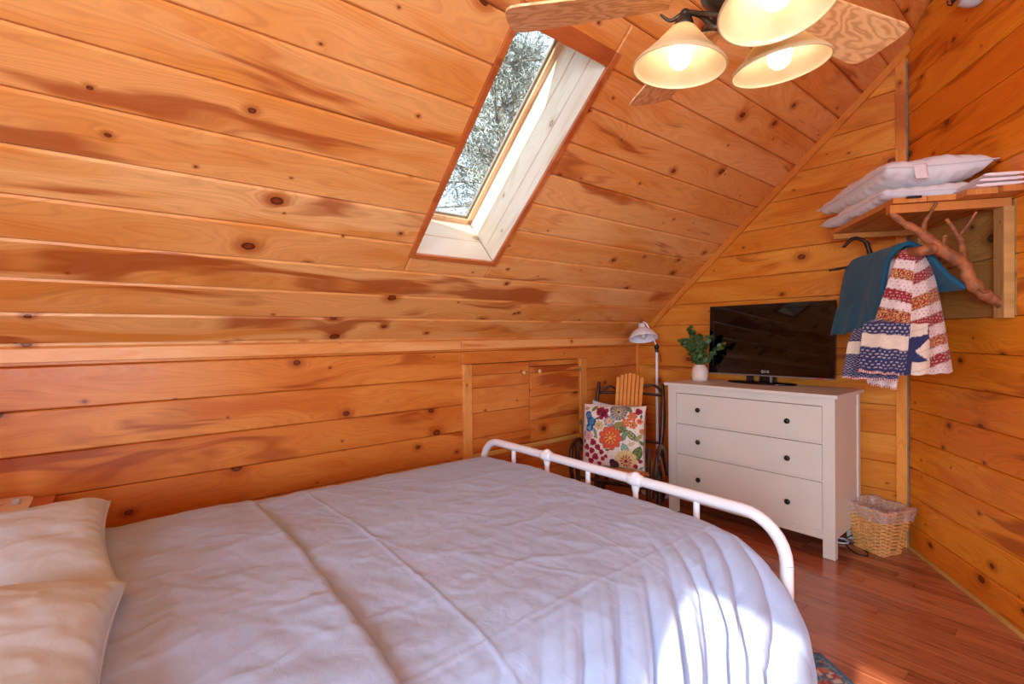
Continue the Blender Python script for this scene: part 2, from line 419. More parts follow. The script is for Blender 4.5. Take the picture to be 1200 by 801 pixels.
class MB:
    """collects shapes; build() links them as one mesh object"""
    def __init__(s):
        s.v = []; s.f = []; s.sm = []; s.col = None
    def add(s, vs, fs, smooth=False, mat=None):
        k = len(s.v)
        if mat is not None: vs = [mat @ Vector(p) for p in vs]
        s.v += [tuple(p) for p in vs]
        s.f += [tuple(i + k for i in f) for f in fs]
        s.sm += [smooth] * len(fs)
        return s
    def box(s, a, b, ch=0.0, mat=None):
        x0, y0, z0 = (min(a[i], b[i]) for i in range(3)); x1, y1, z1 = (max(a[i], b[i]) for i in range(3))
        if ch <= 0:
            vs = [(x0, y0, z0), (x1, y0, z0), (x1, y1, z0), (x0, y1, z0), (x0, y0, z1), (x1, y0, z1), (x1, y1, z1), (x0, y1, z1)]
            fs = [(0, 3, 2, 1), (4, 5, 6, 7), (0, 1, 5, 4), (1, 2, 6, 5), (2, 3, 7, 6), (3, 0, 4, 7)]
            return s.add(vs, fs, False, mat)
        bm = bmesh.new()
        bmesh.ops.create_cube(bm, size=1)
        for v in bm.verts:
            v.co = Vector(((v.co.x + .5) * (x1 - x0) + x0, (v.co.y + .5) * (y1 - y0) + y0, (v.co.z + .5) * (z1 - z0) + z0))
        bmesh.ops.bevel(bm, geom=bm.edges[:], offset=ch, segments=2, affect='EDGES', profile=0.7)
        return s.bm(bm, False, mat)
    def bm(s, bm, smooth=False, mat=None):
        bm.verts.index_update()
        vs = [v.co.copy() for v in bm.verts]; fs = [[v.index for v in f.verts] for f in bm.faces]
        bm.free()
        return s.add(vs, fs, smooth, mat)
    def tube(s, pts, r, seg=8, caps=True, mat=None, flat=None):
        pts = [Vector(p) for p in pts]; n = len(pts)
        rs = r if isinstance(r, (list, tuple)) else [r] * n
        vs = []; fs = []
        t0 = (pts[1] - pts[0]).normalized()
        a = Vector((0, 0, 1)) if abs(t0.z) < 0.9 else Vector((1, 0, 0))
        nrm = t0.cross(a).normalized()
        for i in range(n):
            t = (pts[min(i + 1, n - 1)] - pts[max(i - 1, 0)]).normalized()
            nrm = (nrm - t * nrm.dot(t)).normalized()
            b = t.cross(nrm)
            for k in range(seg):
                an = 2 * PI * k / seg
                vs.append(pts[i] + (nrm * math.cos(an) + b * math.sin(an)) * rs[i])
        for i in range(n - 1):
            for k in range(seg):
                k2 = (k + 1) % seg
                fs.append((i * seg + k, i * seg + k2, (i + 1) * seg + k2, (i + 1) * seg + k))
        s.add(vs, fs, True, mat)
        if caps:
            s.add(vs[:seg], [tuple(reversed(range(seg)))], False, mat)
            s.add(vs[-seg:], [tuple(range(seg))], False, mat)
        return s
    def lathe(s, prof, seg=24, mat=None, cap0=False, cap1=False):
        vs = []; fs = []
        for (r, z) in prof:
            for k in range(seg):
                an = 2 * PI * k / seg
                vs.append((r * math.cos(an), r * math.sin(an), z))
        for i in range(len(prof) - 1):
            for k in range(seg):
                k2 = (k + 1) % seg
                fs.append((i * seg + k, i * seg + k2, (i + 1) * seg + k2, (i + 1) * seg + k))
        s.add(vs, fs, True, mat)
        if cap0: s.add(vs[:seg], [tuple(reversed(range(seg)))], False, mat)
        if cap1: s.add(vs[-seg:], [tuple(range(seg))], False, mat)
        return s
    def sphere(s, c, r, seg=16, rings=10, sc=(1, 1, 1), mat=None):
        prof = [(max(1e-4, r * math.sin(PI * i / rings)), -r * math.cos(PI * i / rings)) for i in range(rings + 1)]
        m = Matrix.Translation(c) @ Matrix.Diagonal((*sc, 1))
        return s.lathe(prof, seg, (mat @ m) if mat is not None else m)
    def prism(s, poly, z0, z1, mat=None, smooth=False):
        n = len(poly)
        vs = [(x, y, z0) for x, y in poly] + [(x, y, z1) for x, y in poly]
        fs = [tuple(reversed(range(n))), tuple(range(n, 2 * n))] + [(i, (i + 1) % n, n + (i + 1) % n, n + i) for i in range(n)]
        return s.add(vs, fs, smooth, mat)
    def grid(s, fn, nu, nv, closed_u=False, mat=None, smooth=True, flip=False):
        vs = [fn(i / nu, j / nv) for j in range(nv + 1) for i in range(nu + 1)]
        fs = []
        for j in range(nv):
            for i in range(nu):
                a = j * (nu + 1) + i
                q = (a, a + 1, a + nu + 2, a + nu + 1)
                fs.append(tuple(reversed(q)) if flip else q)
        return s.add(vs, fs, smooth, mat)
    def build(s, name, mat, parent=None, loc=None, weld=False):
        me = bpy.data.meshes.new(name)
        me.from_pydata(s.v, [], s.f)
        me.polygons.foreach_set('use_smooth', s.sm)
        if weld:
            bm = bmesh.new(); bm.from_mesh(me)
            bmesh.ops.remove_doubles(bm, verts=bm.verts[:], dist=1e-5)
            bmesh.ops.recalc_face_normals(bm, faces=bm.faces[:])
            bm.to_mesh(me); bm.free()
        me.materials.append(mat)
        me.update()
        o = bpy.data.objects.new(name, me)
        link(o, parent)
        if loc is not None: o.location = loc
        return o

def clip_poly(poly, a, b, c):
    out = []
    for i in range(len(poly)):
        p, q = poly[i], poly[(i + 1) % len(poly)]
        dp, dq = a * p[0] + b * p[1] - c, a * q[0] + b * q[1] - c
        if dp <= 0: out.append(p)
        if (dp < 0 < dq) or (dq < 0 < dp):
            t = dp / (dp - dq)
            out.append((p[0] + (q[0] - p[0]) * t, p[1] + (q[1] - p[1]) * t))
    return out

def area(poly):
    return 0.5 * sum(poly[i][0] * poly[(i + 1) % len(poly)][1] - poly[(i + 1) % len(poly)][0] * poly[i][1] for i in range(len(poly)))

def clean(poly, eps=0.004):
    out = []
    for p in poly:
        if not out or math.hypot(p[0] - out[-1][0], p[1] - out[-1][1]) > eps: out.append(p)
    while len(out) > 2 and math.hypot(out[0][0] - out[-1][0], out[0][1] - out[-1][1]) <= eps: out.pop()
    return out

def inset(poly, d):
    n = len(poly); L = []
    for i in range(n):
        p, q = Vector(poly[i]), Vector(poly[(i + 1) % n])
        e = (q - p).normalized(); nn = Vector((-e.y, e.x))
        L.append((p + nn * d, e))
    out = []
    for i in range(n):
        p1, e1 = L[i - 1]; p2, e2 = L[i]
        den = e1.x * e2.y - e1.y * e2.x
        if abs(den) < 1e-5: out.append((p2.x, p2.y)); continue
        t = ((p2.x - p1.x) * e2.y - (p2.y - p1.y) * e2.x) / den
        out.append((p1.x + e1.x * t, p1.y + e1.y * t))
    return out

def frame(origin, u, v):
    u = Vector(u).normalized(); v = Vector(v).normalized(); n = u.cross(v)
    o = Vector(origin)
    return Matrix(((u.x, v.x, n.x, o.x), (u.y, v.y, n.y, o.y), (u.z, v.z, n.z, o.z), (0, 0, 0, 1)))

def plank(parent, F, poly, th, ch, mat, name='plank', gap=0.0012, w0=0.0):
    poly = clean(poly)
    if len(poly) < 3 or area(poly) < 0.0006: return None
    cx = sum(p[0] for p in poly) / len(poly); cy = sum(p[1] for p in poly) / len(poly)
    q = [(p[0] - cx, p[1] - cy) for p in poly]
    base = inset(q, gap); top = inset(q, gap + ch)
    if area(top) <= 0 or area(top) > area(q): top = inset(q, gap)
    n = len(q)
    vs = [(x, y, 0) for x, y in base] + [(x, y, th - ch) for x, y in base] + [(x, y, th) for x, y in top]
    fs = [tuple(reversed(range(n))), tuple(range(2 * n, 3 * n))]
    for i in range(n):
        j = (i + 1) % n
        fs.append((i, j, n + j, n + i)); fs.append((n + i, n + j, 2 * n + j, 2 * n + i))
    me = bpy.data.meshes.new(name)
    me.from_pydata(vs, [], fs); me.materials.append(mat); me.update()
    o = bpy.data.objects.new(name, me)
    link(o, parent)
    o.matrix_local = F @ Matrix.Translation((cx, cy, w0))
    return o

def plank_area(parent, F, u0, u1, seams, mat, clips=(), holes=(), butt=0.3, th=0.02, ch=0.005, rnd=None, matf=None, name='plank', jit=0.0015):
    rnd = rnd or random.Random(5)
    for i in range(len(seams) - 1):
        v0, v1 = seams[i], seams[i + 1]
        cuts = [u0]
        if rnd.random() < butt and u1 - u0 > 2.5:
            cuts.append(u0 + (u1 - u0) * rnd.uniform(0.25, 0.75))
        cuts.append(u1)
        for c0, c1 in zip(cuts, cuts[1:]):
            rects = [(c0, c1, v0, v1)]
            for (hu0, hu1, hv0, hv1) in holes:
                new = []
                for (a, b, c, d) in rects:
                    if b <= hu0 or a >= hu1 or d <= hv0 or c >= hv1: new.append((a, b, c, d)); continue
                    if a < hu0: new.append((a, hu0, c, d))
                    if b > hu1: new.append((hu1, b, c, d))
                    ma, mb = max(a, hu0), min(b, hu1)
                    if c < hv0: new.append((ma, mb, c, hv0))
                    if d > hv1: new.append((ma, mb, hv1, d))
                rects = new
            for (a, b, c, d) in rects:
                poly = [(a, c), (b, c), (b, d), (a, d)]
                for k in clips:
                    poly = clip_poly(poly, *k)
                    if len(poly) < 3: break
                if len(poly) < 3: continue
                m = matf((a + b) / 2, (c + d) / 2) if matf else mat
                plank(parent, F, poly, th + rnd.uniform(-jit, jit), ch, m, name)

def structure(o):
    o['kind'] = 'structure'
    return o

# ------------------------------------------------------------------ the shell
TH = 0.02
def slab(name, F, poly, mat, d=0.08, holes=None):
    mb = MB()
    mb.prism(poly, -d, -0.001, mat=F)
    return structure(mb.build(name, mat))

def seams_from(a0, pitch, lo, hi):
    out = [lo]; k = a0
    while k > lo + 0.03: k -= pitch
    k += pitch if k <= lo + 0.03 else 0
    while k < hi - 0.02:
        out.append(k); k += pitch
    out.append(hi)
    return out

# floor
FZ = -0.02
fl = MB(); fl.box((XK - 0.1, YB - 0.1, FZ - 0.1), (XR + 0.1, YW + 0.1, FZ - 0.0015))
floor = structure(fl.build('floor', M['backing']))
rf = random.Random(11)
SW = 0.0745
far = MB()
def floor_strip(y0, u0, u1, seen):
    x = u0 + rf.uniform(-0.9, 0)
    while x < u1:
        L = rf.uniform(0.45, 1.35)
        a, b = max(x, u0), min(x + L, u1)
        if b - a > 0.02:
            poly = [(a, y0), (b, y0), (b, y0 + SW), (a, y0 + SW)]
            poly = clip_poly(poly, NR.x, NR.y, NR.dot(CR) + 0.01)
            if len(poly) >= 3:
                if seen: plank(floor, frame((0, 0, FZ), (1, 0, 0), (0, 1, 0)), poly, 0.02, 0.001, M['floor'], gap=0.0004)
                else:
                    far.prism(clean(poly), FZ, 0)
        x += L
y = YB
while y < YW:
    top = min(SW, YW - y)
    if y > 1.3: floor_strip(y, -2.809, 2.2, True) if y > 2.1 else (floor_strip(y, -0.9, 2.2, True), floor_strip(y, XK, -0.9, False))
    else: floor_strip(y, XK, XR, False)
    y += SW
fo = far.build('plank', M['floor'], floor); fo['kind'] = 'stuff'

# knee wall (left)
FK = frame((XK, 0, 0), (0, 1, 0), (0, 0, 1))
DU0, DUM, DU1, DZ0, DZ1 = 1.912, 2.458, 3.012, 0.527, 1.158
wk = MB()
for a, b, c, d in ((YB - .1, DU0, -.02, 1.32), (DU1, YW + .1, -.02, 1.32), (DU0, DU1, -.02, DZ0), (DU0, DU1, DZ1, 1.32)):
    wk.prism([(a, c), (b, c), (b, d), (a, d)], -0.12, -TH - 0.001, mat=FK)
wk.prism([(DU0 - .1, DZ0 - .1), (DU1 + .1, DZ0 - .1), (DU1 + .1, DZ1 + .1), (DU0 - .1, DZ1 + .1)], -0.20, -0.15, mat=FK)
wall_left = structure(wk.build('wall_left', M['backing']))
FKp = FK @ Matrix.Translation((0, 0, -TH))
ks = [-0.02, .144, .328, .511, .695, .879, 1.065, 1.247, ZK + 0.012]
plank_area(wall_left, FKp, YB, YW + TH, ks, M['knee'], holes=[(DU0, DU1, DZ0, DZ1)], butt=0.0, rnd=random.Random(3))

# gable wall (TV)
FG = frame((0, YW, 0), (1, 0, 0), (0, 0, 1))
clipG = [(-CS, 1, CC + 0.02)]
def gable_poly(x0, x1, extra=0.05):
    return [(x0, -0.02), (x1, -0.02), (x1, CC + CS * x1 + extra), (x0, CC + CS * x0 + extra)]
gs = MB(); gs.prism(gable_poly(XK - .1, CR.x + 0.06), -0.12, -TH - 0.001, mat=FG)
wall_back = structure(gs.build('wall_far', M['backing']))
plank_area(wall_back, FG @ Matrix.Translation((0, 0, -TH)), XK - TH, CR.x + 0.01, [-0.02, .148, .331, .514, .696, .883, 1.065, 1.247, 1.43, 1.61, 1.79, 1.975, 2.15, 2.335, 2.515, 2.70, 2.88, 3.06, 3.3], M['gable'], clips=[(-CS, 1, CC)], butt=0.0, rnd=random.Random(8))

# angled wall (right)
FA = frame(CR, DR, (0, 0, 1))
zc0 = CC + CS * CR.x; sl = CS * DR.x
TR_ = (RX - CR.x) / DR.x
gsr = MB(); gsr.prism([(-0.1, -0.02), (TE, -0.02), (TE, RZ - (TE - TR_) * sl + .05), (TR_, RZ + .05), (-0.1, zc0 - .1 * sl + .05)], -0.12, -TH - 0.001, mat=FA)
wall_right = structure(gsr.build('wall_right', M['backing']))
aseams = [-0.02, .155, .33, .511, .691, .873, 1.057, 1.241, 1.42, 1.70, 1.95, 2.14, 2.33, 2.51, 2.70, 2.877, 3.06, 3.24, 3.42, 3.6, 3.78, 3.96]
clipA = [(-sl, 1, zc0), (sl, 1, RZ + sl * TR_)]
plank_area(wall_right, FA @ Matrix.Translation((0, 0, -TH)), 0.0, TE, aseams, M['angled'], clips=clipA, butt=0.0, rnd=random.Random(21),
           holes=[(0.0, 0.884, 1.42, 1.95)])
for a, b in ((1.42, 1.70), (1.70, 1.95)):
    plank(wall_right, FA @ Matrix.Translation((0, 0, -TH)), [(0.0, a), (0.884, a), (0.884, b), (0.0, b)], TH - .001, 0.004, M['rough_board'])

# ceiling, left slope with the skylight hole
FC = frame((XK, 0, ZK), (0, 1, 0), (1, 0, CS))
LMAX = (RX - XK) * CL
SU0, SU1, SV0, SV1 = 1.207, 1.712, 0.714, 1.865
cm = MB()
HO = 0.014
for a, b, c, d in ((YB - .1, SU0 - HO, -.15, LMAX + .05), (SU1 + HO, YW + .15, -.15, LMAX + .05), (SU0 - HO, SU1 + HO, -.15, SV0 - HO), (SU0 - HO, SU1 + HO, SV1 + HO, LMAX + .05)):
    cm.prism([(a, c), (b, c), (b, d), (a, d)], -0.20, -TH - 0.001, mat=FC)
ceiling = structure(cm.build('ceiling', M['backing']))
cseams = [-0.01, .028] + [.21 + .184 * k for k in range(20)] + [LMAX]
plank_area(ceiling, FC @ Matrix.Translation((0, 0, -TH)), YB, YW + TH, cseams, M['ceil'], holes=[(SU0 - .012, SU1 + .012, SV0 - .012, SV1 + .012)], butt=0.06, ch=0.008, rnd=random.Random(14))
# right slope
FC2 = frame((RX, 0, RZ), (0, 1, 0), (1, 0, -CS))
c2 = MB(); c2.prism([(YB - .1, -.05), (YW + .15, -.05), (YW + .15, (XR - RX + .2) * CL), (YB - .1, (XR - RX + .2) * CL)], 0.001, 0.1, mat=frame((RX, 0, RZ), (0, 1, 0), (1, 0, -CS)))
ceiling2 = structure(c2.build('ceiling_side', M['ceil']))

# rear gable wall with the sun window, right side wall with a wide window added for fill light
WX0, WX1, WM0, WM1, WZ0, WZ1 = 0.06, 1.25, 0.345, 0.454, 1.05, 2.59
def yz(x): return CC + CS * x if x < RX else RZ - CS * (x - RX)
wb = MB()
FB = frame((0, YB, 0), (-1, 0, 0), (0, 0, 1))
def bpoly(x0, x1, z0=None, z1=None):
    xs = sorted(set([x0, x1] + ([RX] if x0 < RX < x1 else [])))
    z0 = -0.02 if z0 is None else z0
    tops = [(x, yz(x) + 0.05 if z1 is None else z1) for x in xs]
    pts = [(x0, z0)] + [(x1, z0)] + list(reversed(tops))
    return [(-x, z) for x, z in reversed(pts)]
wb.prism(bpoly(XK - .1, WX0), -0.1, 0, mat=FB)
wb.prism(bpoly(WX1, XR + .1), -0.1, 0, mat=FB)
wb.prism(bpoly(WX0, WX1, None, WZ0), -0.1, 0, mat=FB)
wb.prism(bpoly(WX0, WX1, WZ1, None), -0.1, 0, mat=FB)
structure(wb.build('wall_rear', M['knee']))
w2 = MB()
for a, b in (((WX0, YB - .09, WZ0), (WX0 + .01, YB - .02, WZ1)), ((WX0, YB - .09, WZ1 - .01), (WX1, YB - .02, WZ1)), ((WM0, YB - .09, WZ0), (WM1, YB - .02, WZ1)), ((WX0, YB - .09, WZ0), (WX1, YB - .02, WZ0 + .03))):
    w2.box(a, b)
win2 = structure(w2.build('window_2', M['trim']))
SY0, SY1, SZ0, SZ1 = -1.2, 0.55, 0.75, 1.85
ws = MB()
for a, b, c, d in ((YB - .1, SY0, -.02, 2.1), (SY1, 0.97, -.02, 2.1), (SY0, SY1, -.02, SZ0), (SY0, SY1, SZ1, 2.1)):
    ws.box((XR, a, c), (XR + .1, b, d))
structure(ws.build('wall_side', M['knee']))
w3 = MB()
for a, b in (((XR, SY0, SZ0), (XR + .08, SY0 + .05, SZ1)), ((XR, SY1 - .05, SZ0), (XR + .08, SY1, SZ1)), ((XR, SY0, SZ0), (XR + .08, SY1, SZ0 + .05)), ((XR, SY0, SZ1 - .05), (XR + .08, SY1, SZ1)), ((XR + .02, (SY0 + SY1) / 2 - .025, SZ0), (XR + .06, (SY0 + SY1) / 2 + .025, SZ1))):
    w3.box(a, b)
structure(w3.build('added_fill_window', M['trim']))  # frame of the added side window, out of view
PE = CR + DR * TE
wp = MB(); wp.prism([(PE.x - .02, PE.y), (XR + .1, PE.y), (XR + .1, PE.y + .1), (PE.x - .02, PE.y + .1)], -0.02, 3.2)
structure(wp.build('wall_return', M['knee']))

# skylight
SD = 0.345
sk = structure(empty('window_1'))
def skl(name, polyset, mat, F, th=0.018, ch=0.003):
    for p in polyset: plank(sk, F, p, th, ch, mat, name)
# shaft boards. local coords of FC: u = y, v = up the slope, w = into the room (so -w is outward)
def side_frame(u, sign):   # side faces at u = const, normal along -+u
    o = FC @ Vector((u, 0, 0))
    vdir = (FC.to_3x3() @ Vector((0, 1, 0))); ndir = (FC.to_3x3() @ Vector((0, 0, 1)))
    if sign < 0: return frame(o, vdir, -ndir) if False else frame(o, vdir, ndir)
    return frame(o, vdir, -ndir)
SH = 0.012
# right side (u = SU1): inward normal is -u. frame(v, n): v x n = ? u x v = n -> v x n = u ; v x -n = -u
Fr = side_frame(SU1 + SH, 1)
for a, b in ((0.0, 0.115), (0.117, 0.235), (0.237, SD)):
    plank(sk, Fr, [(SV0, a), (SV1, a), (SV1, b), (SV0, b)], SH, 0.003, M['white_pine'], 'shaft_board')
Fl = side_frame(SU0 - SH, -1)
for a, b in ((-0.115, 0.0), (-0.235, -0.117), (-SD, -0.237)):
    plank(sk, Fl, [(SV0, a), (SV1, a), (SV1, b), (SV0, b)], SH, 0.003, M['white_pine'], 'shaft_board')
o3 = FC @ Vector((0, SV0 - SH, 0)); ud = FC.to_3x3() @ Vector((1, 0, 0)); nd = FC.to_3x3() @ Vector((0, 0, 1)); vd = FC.to_3x3() @ Vector((0, 1, 0))
Fb = frame(o3, -nd, ud) if (-nd).cross(ud).dot(vd) > 0 else frame(o3, ud, -nd)
for a, b in ((0.0, 0.17), (0.172, SD)):
    if (-nd).cross(ud).dot(vd) > 0: p = [(a, SU0), (b, SU0), (b, SU1), (a, SU1)]
    else: p = [(SU0, a), (SU1, a), (SU1, b), (SU0, b)]
    plank(sk, Fb, p, SH, 0.003, M['white_pine'], 'shaft_board')
o4 = FC @ Vector((0, SV1 + SH, 0))
Ft = frame(o4, ud, -nd) if ud.cross(-nd).dot(-vd) > 0 else frame(o4, -nd, ud)
for a, b in ((0.0, 0.17), (0.172, SD)):
    if ud.cross(-nd).dot(-vd) > 0: p = [(SU0, a), (SU1, a), (SU1, b), (SU0, b)]
    else: p = [(a, SU0), (b, SU0), (b, SU1), (a, SU1)]
    plank(sk, Ft, p, SH, 0.003, M['white_pine'], 'shaft_board')
# outside curb so that no light leaks round the shaft
cu = MB()
for a, b, c, d in ((SU0 - .06, SU0 - .013, SV0 - .06, SV1 + .06), (SU1 + .013, SU1 + .06, SV0 - .06, SV1 + .06), (SU0 - .06, SU1 + .06, SV0 - .06, SV0 - .013), (SU0 - .06, SU1 + .06, SV1 + .013, SV1 + .06)):
    cu.prism([(a, c), (b, c), (b, d), (a, d)], -SD - .03, -TH, mat=FC)
cu.build('curb', M['white_pine'], sk)
# sash: a frame round the pane
sa = MB()
for a, b, c, d in ((SU0, SU0 + .012, SV0, SV1), (SU1 - .030, SU1, SV0, SV1), (SU0, SU1, SV0, SV0 + .03), (SU0, SU1, SV1 - .03, SV1)):
    sa.prism([(a, c), (b, c), (b, d), (a, d)], -SD - .03, -SD + .004, mat=FC)
sa.build('sash', pine('sash_pine', srgb(240, 206, 168), srgb(228, 184, 138), srgb(196, 134, 84), knots=0.2, grain=0.5), sk)
sb = MB()
for a, b, c, d in ((SU0 + .012, SU0 + .018, SV0 + .03, SV1 - .03), (SU1 - .044, SU1 - .030, SV0 + .03, SV1 - .03), (SU0 + .012, SU1 - .03, SV0 + .03, SV0 + .042), (SU0 + .012, SU1 - .03, SV1 - .042, SV1 - .03)):
    sb.prism([(a, c), (b, c), (b, d), (a, d)], -SD - .025, -SD - .012, mat=FC)
sb.build('glazing_bead', M['frame_grey'], sk)
pn = MB(); pn.prism([(SU0 + .01, SV0 + .02), (SU1 - .02, SV0 + .02), (SU1 - .02, SV1 - .02), (SU0 + .01, SV1 - .02)], -SD - .023, -SD - .019, mat=FC)
pn.build('pane', M['glass'], sk)
# trim boards round the opening, on the ceiling face
TW = 0.032
for p, nm in (([(SU0 - TW, SV0 - TW), (SU0, SV0 - TW), (SU0, SV1 + .07), (SU0 - TW, SV1 + .07)], 0), ([(SU1, SV0 - TW), (SU1 + TW, SV0 - TW), (SU1 + TW, SV1 + .07), (SU1, SV1 + .07)], 0),
              ([(SU0, SV0 - TW), (SU1, SV0 - TW), (SU1, SV0), (SU0, SV0)], 0), ([(SU0, SV1), (SU1, SV1), (SU1, SV1 + .07), (SU0, SV1 + .07)], 0)):
    plank(sk, FC, p, 0.014, 0.002, M['redtrim'], 'casing_board')

# trims
def trim(name, mb, mat): return structure(mb.build(name, mat))
g0, g1 = XK + 0.0, CR.x
t1 = MB(); t1.prism([(g0, CC + CS * g0 - .062), (g1, CC + CS * g1 - .062), (g1, CC + CS * g1), (g0, CC + CS * g0)], 0.0, 0.022, mat=FG)
ang = math.atan(CS)
to = MB(); L = (g1 - g0) * CL
to.box((0, -0.046, 0), (L, 0, 0.022), 0.002)
tob = structure(to.build('trim_1', M['trim']))
tob.matrix_local = frame((g0, YW, CC + CS * g0), (1, 0, CS), Vector((1, 0, CS)).cross(Vector((0, -1, 0))) * -1)
t2 = MB(); t2.box((CR.x - 0.058, YW - 0.018, 0.0), (CR.x - .004, YW - 0.0005, CC + CS * CR.x - 0.06), 0.002)
trim('trim_2', t2, M['trimz'])
t3 = MB(); t3.box((CR.x - 0.003, YW - 0.016, 0.0), (CR.x + 0.004, YW - 0.004, CC + CS * CR.x - 0.1))
trim('trim_3', t3, M['caulk'])
t4 = MB(); t4.box((XK + .0005, YW - 0.024, 0.9), (XK + 0.02, YW - 0.0005, ZK - .01), 0.002)
trim('trim_4', t4, M['trimz'])
# thin light strip where the knee wall meets the ceiling
M['strip'] = pine('pine_strip', srgb(246, 186, 120), srgb(232, 156, 84), srgb(200, 112, 50), knots=0.5, grain=0.4)
t5o = structure(empty('trim_5'))
for a, b in ((YB, 1.83), (1.833, YW)):
    plank(t5o, FK, [(a, 1.262), (b, 1.262), (b, ZK + .004), (a, ZK + .004)], 0.011, 0.003, M['strip'], 'strip_board')
b1 = MB(); b1.box((-2.8, YW - 0.016, 0), (CR.x - .004, YW - .0005, 0.022), 0.003)
structure(b1.build('baseboard_far', M['shoe']))
b2 = MB(); b2.prism([(0.02, 0), (TE, 0), (TE, 0.02), (0.02, 0.02)], 0.0, 0.012, mat=FA)
b2o = structure(b2.build('baseboard_right', M['shoe']))
plank(b2o, FA, [(0.0, 0.022), (TE, 0.022), (TE, 0.155), (0.0, 0.155)], 0.007, 0.003, M['angled'], 'base_board')

# knee-wall doors and their casing
def knee_board(parent, a, b, c, d, th, mat, name, w0=0.0, ch=0.003):
    return plank(parent, FK, [(a, c), (b, c), (b, d), (a, d)], th, ch, mat, name, w0=w0)
cas = structure(empty('trim_7'))
knee_board(cas, 1.832, 3.10, 1.158, 1.236, 0.020, M['knee'], 'header_board')
M['trimy'] = pine('pine_jamb', srgb(236, 168, 92), srgb(216, 138, 62), srgb(168, 86, 28), knots=0.35, grain=0.5, along='y')
knee_board(cas, 1.837, 1.912, 0.30, 1.157, 0.020, M['trimy'], 'jamb_board')
knee_board(cas, 3.012, 3.092, 0.47, 1.157, 0.020, M['trimy'], 'jamb_board')
knee_board(cas, 1.913, 3.011, 0.488, 0.524, 0.010, M['shoe'], 'sill_board')
for nm, a, b, sm, hy in (('door_1', DU0, DUM - .003, [0.53, .63, .81, .985, 1.075, 1.155], None), ('door_2', DUM + .003, DU1 - .002, [0.53, .695, .88, 1.065, 1.11], 1)):
    d = structure(empty(nm))
    for i in range(len(sm) - 1):
        knee_board(d, a, b, sm[i], sm[i + 1], 0.020, M['knee'], 'plank', w0=-0.017, ch=0.002)
    if hy: knee_board(d, a, b, 1.112, 1.155, 0.020, M['knee'], 'plank', w0=-0.017, ch=0.002)
    ku = 2.388 if nm == 'door_1' else 2.549
    kb = MB(); kb.lathe([(0.006, 0), (0.006, .008), (0.016, .014), (0.018, .021), (0.014, .028), (0.004, .031)], 16, cap1=True,
                        mat=FK @ Matrix.Translation((ku, 1.073, 0.003)))
    kb.build('knob', M['wood_knob'], d)
    if hy:
        for z in (1.07, 0.62):
            h = MB(); h.prism([(DU1 - .012, z - .022), (DU1 + .010, z - .022), (DU1 + .010, z + .022), (DU1 - .012, z + .022)], 0.018, 0.0205, mat=FK)
            h.tube([FK @ Vector((DU1 - .001, z - .024, .0225)), FK @ Vector((DU1 - .001, z + .024, .0225))], 0.003)
            h.build('hinge', M['hinge'], d)

# ------------------------------------------------------------------ helpers for placing
def ray(px, py):
    return (fwd * 565.6 + rt * (px - 600) - up * (py - 398.2))
CAMP = Vector((0, 0, CAM_H))
def at_plane(px, py, n, c):
    d = ray(px, py); n = Vector(n)
    return CAMP + d * ((c - CAMP.dot(n)) / d.dot(n))
def W(t, s, z):            # a point by the angled wall: t along it, s out from it
    p = CR + DR * t - NR * s
    return Vector((p.x, p.y, z))
def at_t(px, py, t):
    return at_plane(px, py, DR, DR.dot(CR + DR * t))
FW = Matrix(((DR.x, -NR.x, 0, CR.x), (DR.y, -NR.y, 0, CR.y), (0, 0, 1, 0), (0, 0, 0, 1)))   # local x = t, y = s, z = z (mirrored axes are fine for boxes)

def smooth_path(pts, n=6):
    P = [Vector(p) for p in pts]; out = []
    for i in range(len(P) - 1):
        p0 = P[max(i - 1, 0)]; p1 = P[i]; p2 = P[i + 1]; p3 = P[min(i + 2, len(P) - 1)]
        for k in range(n):
            t = k / n
            out.append(0.5 * ((2 * p1) + (p2 - p0) * t + (2 * p0 - 5 * p1 + 4 * p2 - p3) * t * t + (3 * p1 - p0 - 3 * p2 + p3) * t ** 3))
    out.append(P[-1])
    return out
def radii(rs, n, m):
    out = []
    for i in range(len(rs) - 1):
        for k in range(n): out.append(rs[i] + (rs[i + 1] - rs[i]) * k / n)
    out.append(rs[-1]); return out[:m]
def stick(mb, pts, rs, n=5, seg=9, wob=0.0, seed=0):
    p = smooth_path(pts, n); r = radii(rs, n, len(p))
    if wob:
        r = [a * (1 + wob * mnoise.noise(Vector((i * 0.45, seed, 1.7)))) for i, a in enumerate(r)]
        p = [q + Vector((mnoise.noise(Vector((i * .5, seed, 0))), mnoise.noise(Vector((i * .5, seed, 9))), mnoise.noise(Vector((i * .5, seed, 20))))) * wob * 0.25 * r[0] for i, q in enumerate(p)]
    mb.tube(p, r, seg)
def solidify(o, th, off=-1):
    m = o.modifiers.new('thickness', 'SOLIDIFY'); m.thickness = th; m.offset = off
    return o
def fbm(x, y, z=0.0, o=4):
    a = 0; k = 1.0; f = 1.0
    for _ in range(o):
        a += k * mnoise.noise(Vector((x * f, y * f, z * f + 3.1))); k *= 0.5; f *= 2.03
    return a
def interp(pts, s):
    # pts list of (s, a, b)
    for i in range(len(pts) - 1):
        if s <= pts[i + 1][0]:
            t = (s - pts[i][0]) / (pts[i + 1][0] - pts[i][0])
            return tuple(pts[i][k] + (pts[i + 1][k] - pts[i][k]) * t for k in range(1, len(pts[i])))
    return pts[-1][1:]

